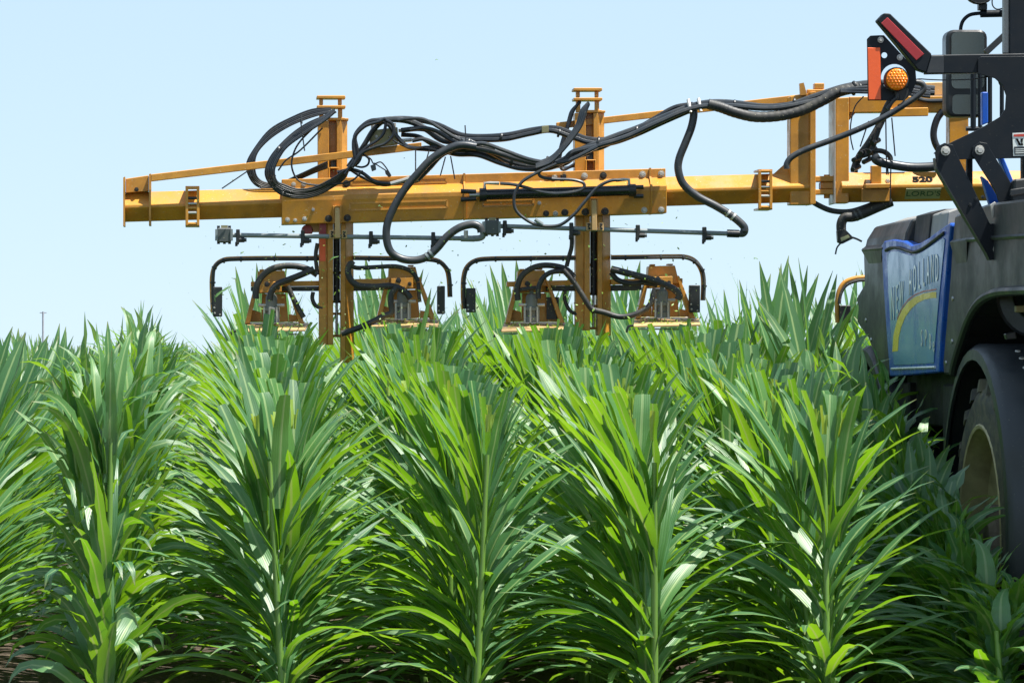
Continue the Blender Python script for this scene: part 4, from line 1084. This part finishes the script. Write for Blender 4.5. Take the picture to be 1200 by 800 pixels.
facet((1012, 293), (1036, 291), (1028, 334), 0.013, 'crease_facet')
for pa in (((1134, 281), (1175, 278), (1260, 273)), ((1012, 293), (1024, 292), (1036, 291))):
    MB().tube([PX(x, y, XS - 0.004) for x, y in pa], 0.012, 6).build('crease_rib', 'body_grey', veh, smooth=True)
for x, y in ((1109, 425), (1116, 400), (1117, 350), (1015, 375), (1021, 398), (1032, 425)):
    p = PX(x, y, XS)
    MB().lathe([(0.013, 0.002), (0.011, -0.006), (0, -0.007)], p, (1, 0, 0), 8).build('panel_screw', 'steel', veh)
lip = spline([PX(x, y, XS - 0.01) for x, y in ((1117, 437), (1120, 422), (1128, 396), (1137, 371), (1147, 355), (1159, 346), (1176, 341.5), (1210, 340))], 4)
MB().tube(lip, 0.022, 8).build('arch_lip', 'body_grey', veh, smooth=True)
# dark works inside and below
def block(x0, x1, y0, y1, z0, z1, name, mat='chassis', bev=0.01):
    return MB().prism([(x0, y0, z0), (x1, y0, z0), (x1, y0, z1), (x0, y0, z1)], (0, y1 - y0, 0)).build(name, mat, veh, bev=bev)
block(3.95, 6.45, 19.3, 24.0, 0.95, 1.28, 'chassis_beam')
block(3.72, 6.55, 20.95, 22.6, 1.28, 2.16, 'engine_body')
block(4.75, 6.6, 19.2, 20.95, 1.5, 2.36, 'hood', 'body_grey')
block(4.55, 6.6, 22.6, 23.6, 1.5, 2.30, 'front_body', 'body_grey')
block(3.68, 3.95, 20.9, 21.25, 0.55, 1.5, 'drop_leg')
block(3.68, 3.95, 22.3, 22.6, 0.55, 1.5, 'drop_leg')
block(6.3, 6.95, 19.2, 23.7, 1.45, 2.1, 'far_side_body', 'body_grey')
# wheels and fenders
def fender(yc, zc, r, a0, a1, x0, x1, name, rivets):
    mb = MB(); n = 22
    for side, rr in ((0, r), (1, r + 0.014)):
        pass
    prof = []
    rings = []
    for k in range(n + 1):
        a = a0 + (a1 - a0) * k / n
        d = Vector((0, -math.cos(a), math.sin(a)))
        c = Vector((0, yc, zc))
        e = 0.05
        rings.append([c + d * (r - 0.045) + Vector((x0, 0, 0)), c + d * (r + 0.004) + Vector((x0 + 0.004, 0, 0)), c + d * (r + 0.03) + Vector((x0 + 0.035, 0, 0)),
                      c + d * (r + 0.03) + Vector((x1, 0, 0)), c + d * (r + 0.012) + Vector((x1, 0, 0)), c + d * (r + 0.012) + Vector((x0 + 0.04, 0, 0)), c + d * (r - 0.008) + Vector((x0 + 0.02, 0, 0)), c + d * (r - 0.045) + Vector((x0 + 0.014, 0, 0))])
    fo = loft(rings, name, 'fender_grey', veh, smooth=True)
    for k in range(rivets):
        a = R(74 - 6.2 * k)
        d = Vector((0, -math.cos(a), math.sin(a)))
        p = Vector((x0 + 0.17, yc, zc)) + d * (r + 0.03)
        MB().lathe([(0.014, 0), (0.012, 0.005), (0, 0.007)], p, d, 8).build('rivet', 'zinc', fo)
    return fo
YR, YFc, RT, ZC = 19.95, 23.35, 0.76, 0.77
rf = fender(YR, ZC, 0.90, R(-8), R(172), XS - 0.005, XS + 0.62, 'rear_fender', 6)
ff = fender(YFc, ZC, 0.90, R(-5), R(178), XS - 0.005, XS + 0.55, 'front_fender', 0)
# flap hanging under the rear fender
MB().prism([(XS + 0.0, 19.055, 0.25), (XS + 0.6, 19.055, 0.25), (XS + 0.6, 19.055, 0.67), (XS + 0.0, 19.055, 0.67)], (0, 0.012, 0)).build('mud_flap', 'fender_grey', veh)
def wheel(x, yc, name):
    prof = [(0.545, 0.0), (0.60, 0.012), (0.66, 0.0), (0.71, 0.022), (0.735, 0.06), (0.735, 0.30), (0.71, 0.34), (0.60, 0.36), (0.545, 0.35)]
    ty = MB().lathe(prof, (x, yc, ZC), (1, 0, 0), 48)
    o = ty.build(name, 'tyre', veh, smooth=True)
    lug = MB()
    for k in range(22):
        for s in (0, 1):
            a = 2 * math.pi * (k + 0.5 * s) / 22
            def pt(rad, xx, aa): return Vector((x + xx, yc + math.cos(aa) * rad, ZC + math.sin(aa) * rad))
            xa, xb = (0.005, 0.20) if s == 0 else (0.355, 0.16)
            b1 = [pt(0.705, xa, a), pt(0.725, xb, a + 0.19), pt(0.725, xb, a + 0.245), pt(0.705, xa, a + 0.07)]
            t1 = [pt(0.765, xa + (0.01 if s == 0 else -0.01), a + 0.012), pt(0.772, xb, a + 0.20), pt(0.772, xb, a + 0.235), pt(0.765, xa + (0.01 if s == 0 else -0.01), a + 0.058)]
            lug.add(b1 + t1, [(0, 1, 2, 3), (4, 5, 6, 7), (0, 1, 5, 4), (1, 2, 6, 5), (2, 3, 7, 6), (3, 0, 4, 7)])
    lug.build('tread', 'tyre', o)
    MB().lathe([(0.556, 0.004), (0.545, -0.004), (0.53, 0.0), (0.522, 0.03), (0.50, 0.05), (0.49, 0.12), (0.40, 0.15), (0.22, 0.17), (0.20, 0.12), (0.0, 0.12)], (x, yc, ZC), (1, 0, 0), 40).build('rim', 'rim', o, smooth=True)
    hub = MB().lathe([(0.15, 0.115), (0.15, 0.06), (0.12, 0.04), (0, 0.04)], (x, yc, ZC), (1, 0, 0), 20)
    hub.build('hub', 'mud', o, smooth=True)
    for k in range(8):
        a = k * math.pi / 4
        p = Vector((x + 0.165, yc + math.cos(a) * 0.26, ZC + math.sin(a) * 0.26))
        MB().cyl(p, p - Vector((0.03, 0, 0)), 0.016, 6).build('wheel_nut', 'mud', o)
    return o
wheel(XS + 0.03, YR, 'rear_wheel')
wheel(XS + 0.03, YFc, 'front_wheel')
wheel(6.6, YR, 'rear_wheel')
wheel(6.6, YFc, 'front_wheel')
# muddy hydraulic motor cover in front of the wheel
MB().lathe([(0.0, 0.0), (0.20, 0.0), (0.23, 0.03), (0.23, 0.10)], (XS - 0.01, 19.65, 0.73), (1, 0, 0), 10).build('mud_cake', 'mud', veh, smooth=True)
# cab behind the light arm, mostly out of the picture
cab = block(4.42, 6.1, 21.5, 23.15, 3.72, 3.9, 'cab_roof', 'body_grey', 0.04)
for x, y in ((4.44, 21.52), (4.44, 23.08), (6.03, 21.52), (6.03, 23.08)):
    block(x, x + 0.08, y, y + 0.08, 2.30, 3.72, 'cab_pillar', 'black_paint', 0.01)
block(4.45, 6.08, 21.56, 23.10, 2.31, 3.715, 'cab_glass', 'cab_glass', 0.03)
block(4.46, 6.1, 21.5, 23.15, 2.0, 2.3, 'cab_base', 'blue_paint', 0.02)

# mirror with its arm and work lamp
mir = empty('wing_mirror', P(1132, 90, 22.9), 'black two-pane wing mirror on a bent arm behind the dark light bar', 'mirror')
Ym = 22.9
def rrect(x0, y0, x1, y1, r, n=4):
    out = []
    for cx, cy, a0 in ((x1 - r, y0 + r, -90), (x1 - r, y1 - r, 0), (x0 + r, y1 - r, 90), (x0 + r, y0 + r, 180)):
        for k in range(n + 1):
            a = R(a0 + 90 * k / n); out.append((cx + r * math.cos(a), cy + r * math.sin(a)))
    return out
shell = MB().pp(rrect(1109, 35, 1157, 137, 9), Ym, 0.14).build('mirror_shell', 'mirror_shell', mir, bev=0.012, smooth=True)
MB().prism([P(x, y, Ym - 0.030 + (y - 38) * 0.00035) for x, y in rrect(1115, 38, 1153.5, 104, 6)], (0, 0.006, 0)).build('mirror_glass', 'mirror_glass', shell)
MB().prism([P(x, y, Ym - 0.016 + (y - 111) * 0.00045) for x, y in rrect(1116, 111, 1152, 134, 5)], (0, 0.006, 0)).build('mirror_glass', 'mirror_glass', shell)
pts = spline([P(x, y, Ym + 0.06) for x, y in ((1126, 40), (1126, 32), (1129, 24), (1136, 18), (1146, 16), (1160, 15.5), (1215, 15))])
MB().tube(pts, 2.2 * Ym / F, 10).build('mirror_arm', 'black_paint', mir, smooth=True)
MB().tube([P(1149, 16.5, Ym + 0.06), P(1176, 16, Ym + 0.06)], 4.4 * Ym / F, 12).build('arm_sleeve', 'black_paint', mir, smooth=True)
lamp = empty('work_lamp', P(1147, 12, Ym + 0.06), 'round black work lamp above the mirror arm, cut by the top edge', 'lamp')
MB().lathe([(0, 0.06), (0.05, 0.055), (0.08, 0.03), (0.085, -0.03), (0.078, -0.04), (0.075, -0.03), (0, -0.03)], P(1147, -12, Ym + 0.05), (0, 1, 0), 20).build('lamp_housing', 'black_plastic', lamp, smooth=True)
MB().rect(1147, 4, 1157, 12, Ym + 0.03, 0.05).build('lamp_foot', 'black_plastic', lamp, bev=0.003)
MB().tube(spline([P(x, y, Ym + 0.02) for x, y in ((1163, -5), (1163, 6), (1168, 11), (1176, 10))]), 0.8 * Ym / F, 6).build('lamp_cable', 'black_plastic', lamp)

# handrails seen through the arm's cut-out
hr = empty('handrail', P(1150, 150, 21.2), 'dark upright handrail tubes behind the black arm plate', 'handrail')
for x, y0, y1, w in ((1140.5, 84, 152, 3.4), (1148.5, 84, 150, 2.6), (1160, 84, 148, 2.8), (1174, 84, 150, 2.6)):
    MB().tube([P(x, y0, 21.2), P(x, y1, 21.2)], w * 21.2 / F, 10).build('rail_tube', 'black_paint', hr, smooth=True)
MB().bar(P(1155, 62, 21.2), P(1182, 37, 21.2), 0.03, 0.03).build('rail_tube', 'body_grey', hr)
MB().tube([P(1132, 84, 21.2), P(1190, 82, 21.2)], 2.8 * 21.2 / F, 10).build('rail_tube', 'black_paint', hr, smooth=True)
MB().tube([P(1132, 151, 21.2), P(1190, 151, 21.2)], 2.8 * 21.2 / F, 10).build('rail_tube', 'black_paint', hr, smooth=True)

# ------------------------------------------------------------------ folding arm with reflectors and amber lamp
YA = 19.45
arm = empty('light_arm', P(1190, 200, YA), 'black folding arm with red and orange reflectors and links, at upper right', 'arm')
AQ = lambda poly, dy, depth, name, mat='black_paint', parent=arm, bev=0.004: MB().pp(poly, YA + dy, depth).build(name, mat, parent, bev=bev)
AQ([(1092, 64.5), (1250, 62), (1250, 84), (1085, 86.5)], 0.0, 0.08, 'arm_tube')
AQ([(1028, 24), (1036, 15.5), (1043, 16), (1092, 63.5), (1085.5, 85), (1076, 82)], 0.002, 0.078, 'arm_tip')
AQ([(1032.5, 27.5), (1040, 20.5), (1083, 63.5), (1074, 71)], -0.003, 0.004, 'red_reflector', 'tape_red')
AQ([(1091.6, 65.5), (1106, 65.2), (1106, 85.6), (1086, 85.8)], -0.002, 0.081, 'weld_patch', 'fender_grey', bev=0.002)
pl = [(1016, 46), (1020, 42), (1030, 41.5), (1036, 41.5), (1073, 82), (1074, 96), (1068, 110), (1060, 118), (1017, 118)]
plate = AQ(pl, 0.02, 0.008, 'lamp_plate', bev=0.0015)
AQ([(1016.6, 56), (1031.5, 56), (1032.5, 117), (1018, 117)], 0.014, 0.004, 'orange_reflector', 'tape_orange')
for x, y in ((1032, 47), (1054.5, 67.5)): bolt(x, y, YA + 0.018, 2.6, arm, 'zinc')
ps = 13.6 * YA / F
c0 = P(1051, 93, YA - 0.035)
lampo = MB().lathe([(0, -0.016), (ps * 0.5, -0.014), (ps * 0.85, -0.006), (ps, 0.008), (ps, 0.03), (0, 0.03)], c0, (0, 1, 0), 24).build('amber_lamp', 'amber', arm, smooth=True)
k = 0
for i in range(-3, 4):
    for j in range(-3, 4):
        u = (i + 0.5 * (j % 2)) * 0.0145; v = j * 0.0125
        if u * u + v * v < (ps * 0.86) ** 2:
            rr = math.sqrt(u * u + v * v) / ps
            p = c0 + Vector((u, -0.0155 + 0.013 * rr ** 2.4, v))
            MB().lathe([(0.0, -0.003), (0.0045, -0.0015), (0.0065, 0.001)], p, (0, 1, 0), 6).build('lens_bump', 'amber', lampo, smooth=True)
MB().lathe([(ps * 1.0, 0.0), (ps * 1.07, 0.006), (ps * 1.07, 0.04)], c0, (0, 1, 0), 24).build('lamp_bezel', 'black_plastic', arm, smooth=True)
# pale crescent gap and round hole in the plate: sky shows through, so they are real holes cut below
def drill(obj, px, py, rpx):
    cut = MB().cyl(P(px, py, YA - 0.1), P(px, py, YA + 0.2), rpx * YA / F, 24).build('cutter_tmp', 'black_paint', None)
    mod = obj.modifiers.new('hole', 'BOOLEAN'); mod.object = cut; mod.operation = 'DIFFERENCE'; mod.solver = 'EXACT'
    bpy.context.view_layer.update()
    dg = bpy.context.evaluated_depsgraph_get(); dg.update()
    me = bpy.data.meshes.new_from_object(obj.evaluated_get(dg))
    obj.modifiers.clear(); obj.data = me
    bpy.data.objects.remove(cut)
drill(plate, 1048, 91, 15.8)
drill(plate, 1036.3, 65, 3.4)
hose([(1066, 98), (1075, 93), (1090, 93.5), (1110, 94), (1140, 93), (1165, 90), (1172, 100)], 0.7, arm, 'hose_grey', Y=YA, dy=0.06, name='lamp_wire')
hose([(1050, 106), (1051, 114), (1046, 119), (1040, 128)], 2.4, arm, 'black_plastic', Y=YA, dy=0.0, name='lamp_socket')
hose([(1064, 104), (1062, 112), (1058, 120), (1052, 124)], 1.0, arm, 'black_plastic', Y=YA, dy=0.0, name='lamp_wire')
# big plate with the cut-out
gp = [(1146, 69), (1149, 66.5), (1260, 65.5), (1260, 184), (1120, 187), (1094, 180), (1100, 174), (1150, 150), (1172, 137), (1178, 128), (1179, 112), (1175, 100), (1166, 92), (1152, 88), (1146, 86.5)]
AQ(gp, -0.012, 0.010, 'arm_plate', bev=0.0015)
AQ([(1183, -30), (1260, -30), (1260, 65), (1183, 65)], 0.02, 0.10, 'post')
AQ([(1177, -30), (1182.7, -30), (1182.7, 63), (1177, 62.5)], 0.03, 0.06, 'post_lit_edge', 'body_lit')  # post's bright left side: sun and sky light painted as a pale strip
def link(poly, name, dy):
    return AQ(poly, dy, 0.012, name, bev=0.0015)
link([(1096, 181), (1098, 172), (1107, 167.5), (1117, 170), (1120, 178), (1148, 236), (1160, 262), (1180, 262), (1182, 302), (1160, 305), (1157, 297), (1099, 198)], 'link', -0.03)
AQ([(1096, 185), (1099.4, 198), (1157, 297.5), (1160, 305), (1156, 297), (1097.5, 198)], -0.03, 0.07, 'link_lit_edge', 'body_grey', bev=0.0)  # edge that catches the light, painted lighter than the link
link([(1139, 182), (1140, 172), (1148, 166.5), (1157, 168), (1160, 174), (1189, 221), (1190, 240), (1178, 252), (1173, 244), (1166, 223), (1143, 187)], 'link', -0.026)
AQ([(1133, 182), (1140, 182), (1140, 236), (1133, 236)], 0.10, 0.03, 'strut')
AQ([(1170, 184), (1176, 184), (1192, 222), (1188, 226)], 0.25, 0.05, 'blue_strut', 'blue_paint')
AQ([(1151, 108), (1158, 108), (1158, 144), (1151, 147)], 1.2, 0.05, 'blue_strut', 'blue_paint')
AQ([(1150, 206), (1158, 212), (1178, 246), (1174, 256), (1160, 240)], 0.25, 0.05, 'blue_strut', 'blue_paint')
for x, y, r in ((1108, 177, 4.0), (1148, 176, 4.0), (1169, 292, 3.8)):
    bolt(x, y, YA - 0.032, r, arm, 'zinc', proud=0.02)
MB().lathe([(0.011, -0.006), (0.019, -0.004), (0.019, 0.0), (0.011, 0.0)], P(1191.5, 246, YA - 0.04), (0, 1, 0), 6).build('lock_nut', 'zinc', arm)
for x, y in ((1137, 240), (1144, 233), (1152, 231)): bolt(x, y, YA - 0.031, 1.6, arm, 'black_plastic', proud=0.006)
AQ([(1160, 240), (1166, 236), (1170, 244), (1163, 256)], -0.034, 0.006, 'cable_lug', 'zinc')
AQ([(1189, 210), (1230, 206), (1230, 272), (1187, 276), (1188, 262), (1188, 226)], -0.10, 0.09, 'clevis_block', 'body_grey', bev=0.008)
AQ([(1184, 222), (1230, 215), (1230, 222), (1184, 230)], -0.12, 0.02, 'clamp_band', 'black_plastic')
AQ([(1186, 282), (1230, 278), (1230, 292), (1186, 297)], -0.10, 0.09, 'clevis_foot', 'body_grey', bev=0.006)
# round flange below
MB().lathe([(0.115, 0.0), (0.125, 0.012), (0.19, 0.012), (0.20, 0.0), (0.20, 0.03), (0.115, 0.03)], P(1214, 345, YA - 0.1), (0.55, 0.8, 0), 28).build('flange_ring', 'body_grey', arm, smooth=True)
AQ([(1190, 358), (1230, 356), (1230, 366), (1190, 366)], -0.14, 0.03, 'bronze_pin', 'brass_block')
AQ([(1178, 391), (1190, 388), (1192, 397), (1180, 398)], -0.10, 0.05, 'rubber_stop', 'black_plastic')
# warning label: red head, picture, text block
wl = AQ([(1186.5, 156), (1230, 154), (1230, 182), (1187.5, 183)], -0.015, 0.002, 'warning_label', 'decal_white', bev=0)
AQ([(1188, 157.6), (1230, 155.6), (1230, 159.5), (1188, 160.3)], -0.017, 0.0015, 'warning_head', 'decal_red', wl, 0)
AQ([(1188.5, 172), (1230, 171), (1230, 180.5), (1189, 181.5)], -0.017, 0.0015, 'warning_text_block', 'fender_grey', wl, 0)
for poly in ([(1190, 162.5), (1193, 162.5), (1196, 169), (1194, 169.5)], [(1196, 162.5), (1199, 162.3), (1198, 169.5), (1196.4, 166)], [(1193, 168.5), (1199, 168.2), (1199, 170.4), (1194, 170.4)]):
    AQ(poly, -0.017, 0.0015, 'warning_picture', 'decal_black', wl, 0)
for y in (174.5, 176.8, 179):
    AQ([(1190, y), (1228, y - 0.8), (1228, y + 0.1), (1190, y + 0.9)], -0.0185, 0.0012, 'warning_line', 'decal_white', wl, 0)

# ------------------------------------------------------------------ flying leaf scraps, chaff, far utility pole
rngs = np.random.default_rng(9)
def scrap(px, py, Y, L, W, ang, yw, label, mat='corn_leaf'):
    V, q, UV = leaf_arrays(z0=0, az=0, L=L, W=W, t0=R(80), bend=R(25), p=1.2, twist=0.8, ruf=0.003, fold=0.3, rng=rngs, nseg=6)
    V = V - V.mean(0)
    me = mesh_from('leaf_scrap', V, q, UV, mat, 0.6)
    o = bpy.data.objects.new('leaf_scrap', me); COL.objects.link(o)
    o.location = P(px, py, Y); o.rotation_euler = (rngs.uniform(-0.4, 0.4), ang, yw)
    tag(o, label, 'leaf scrap')
scrap(260, 343, 24.3, 0.14, 0.03, R(-38), 0.1, 'pale green leaf scrap in front of the leftmost black sensor box')
scrap(391, 303, 24.3, 0.07, 0.025, R(-28), 0.1, 'small green leaf scrap in front of the left mast legs')
scrap(284, 296, 24.3, 0.025, 0.014, R(-28), 0.4, 'tiny dark scrap in the air above the left guard tube')
scrap(446, 242, 24.2, 0.03, 0.012, R(30), 0.4, 'tiny scrap flying below the boom left of the hose loop')
scrap(886, 303, 24.2, 0.03, 0.014, R(10), 0.4, 'tiny dark scrap in the sky right of the cutter units')
scrap(418, 297, 24.2, 0.05, 0.014, R(-5), 0.4, 'small leaf scrap right of the left mast legs')
scrap(512, 70, 24.2, 0.02, 0.012, R(-5), 0.4, 'lone tiny scrap high in the sky above the boom')
def chaff():
    mb = MB()
    rr = np.random.default_rng(4)
    for k in range(800):
        c = rr.choice([322, 395, 470, 628, 695, 780]); 
        px = rr.normal(c, 55); py = 385 - abs(rr.normal(0, 62)); Y = YB + rr.normal(-0.25, 0.35)
        if px < 150 or px > 960: continue
        p = P(px, py, Y); s = abs(rr.normal(0.0, 0.0026)) + 0.0016
        a = Vector(rr.normal(0, 1, 3)).normalized() * s * rr.uniform(1, 2.2); b = Vector(rr.normal(0, 1, 3)).normalized() * s
        n = a.cross(b).normalized() * 0.0006
        mb.add([p - a, p + b, p + a, p - b, p - a + n, p + b + n, p + a + n, p - b + n], [(0, 1, 2, 3), (7, 6, 5, 4), (0, 4, 5, 1), (1, 5, 6, 2), (2, 6, 7, 3), (3, 7, 4, 0)])
    o = mb.build('chaff', 'cut_whorl', None)
    tag(o, 'cloud of tiny leaf flecks thrown up around the cutter heads', 'chaff'); o['kind'] = 'stuff'
chaff()
YPOLE = 700.0
po = empty('utility_pole', P(50.5, 430, YPOLE), 'faint far utility pole on the left horizon', 'utility pole')
po.location.z = 0
b0 = P(50.5, 430, YPOLE); b0.z = 0
MB().tube([b0, P(50.5, 365, YPOLE)], 0.16, 8).build('pole', 'pole_haze', po, smooth=True)
MB().bar(P(46.5, 366.5, YPOLE), P(54.5, 366.5, YPOLE), 0.14, 0.16).build('cross_arm', 'pole_haze', po)
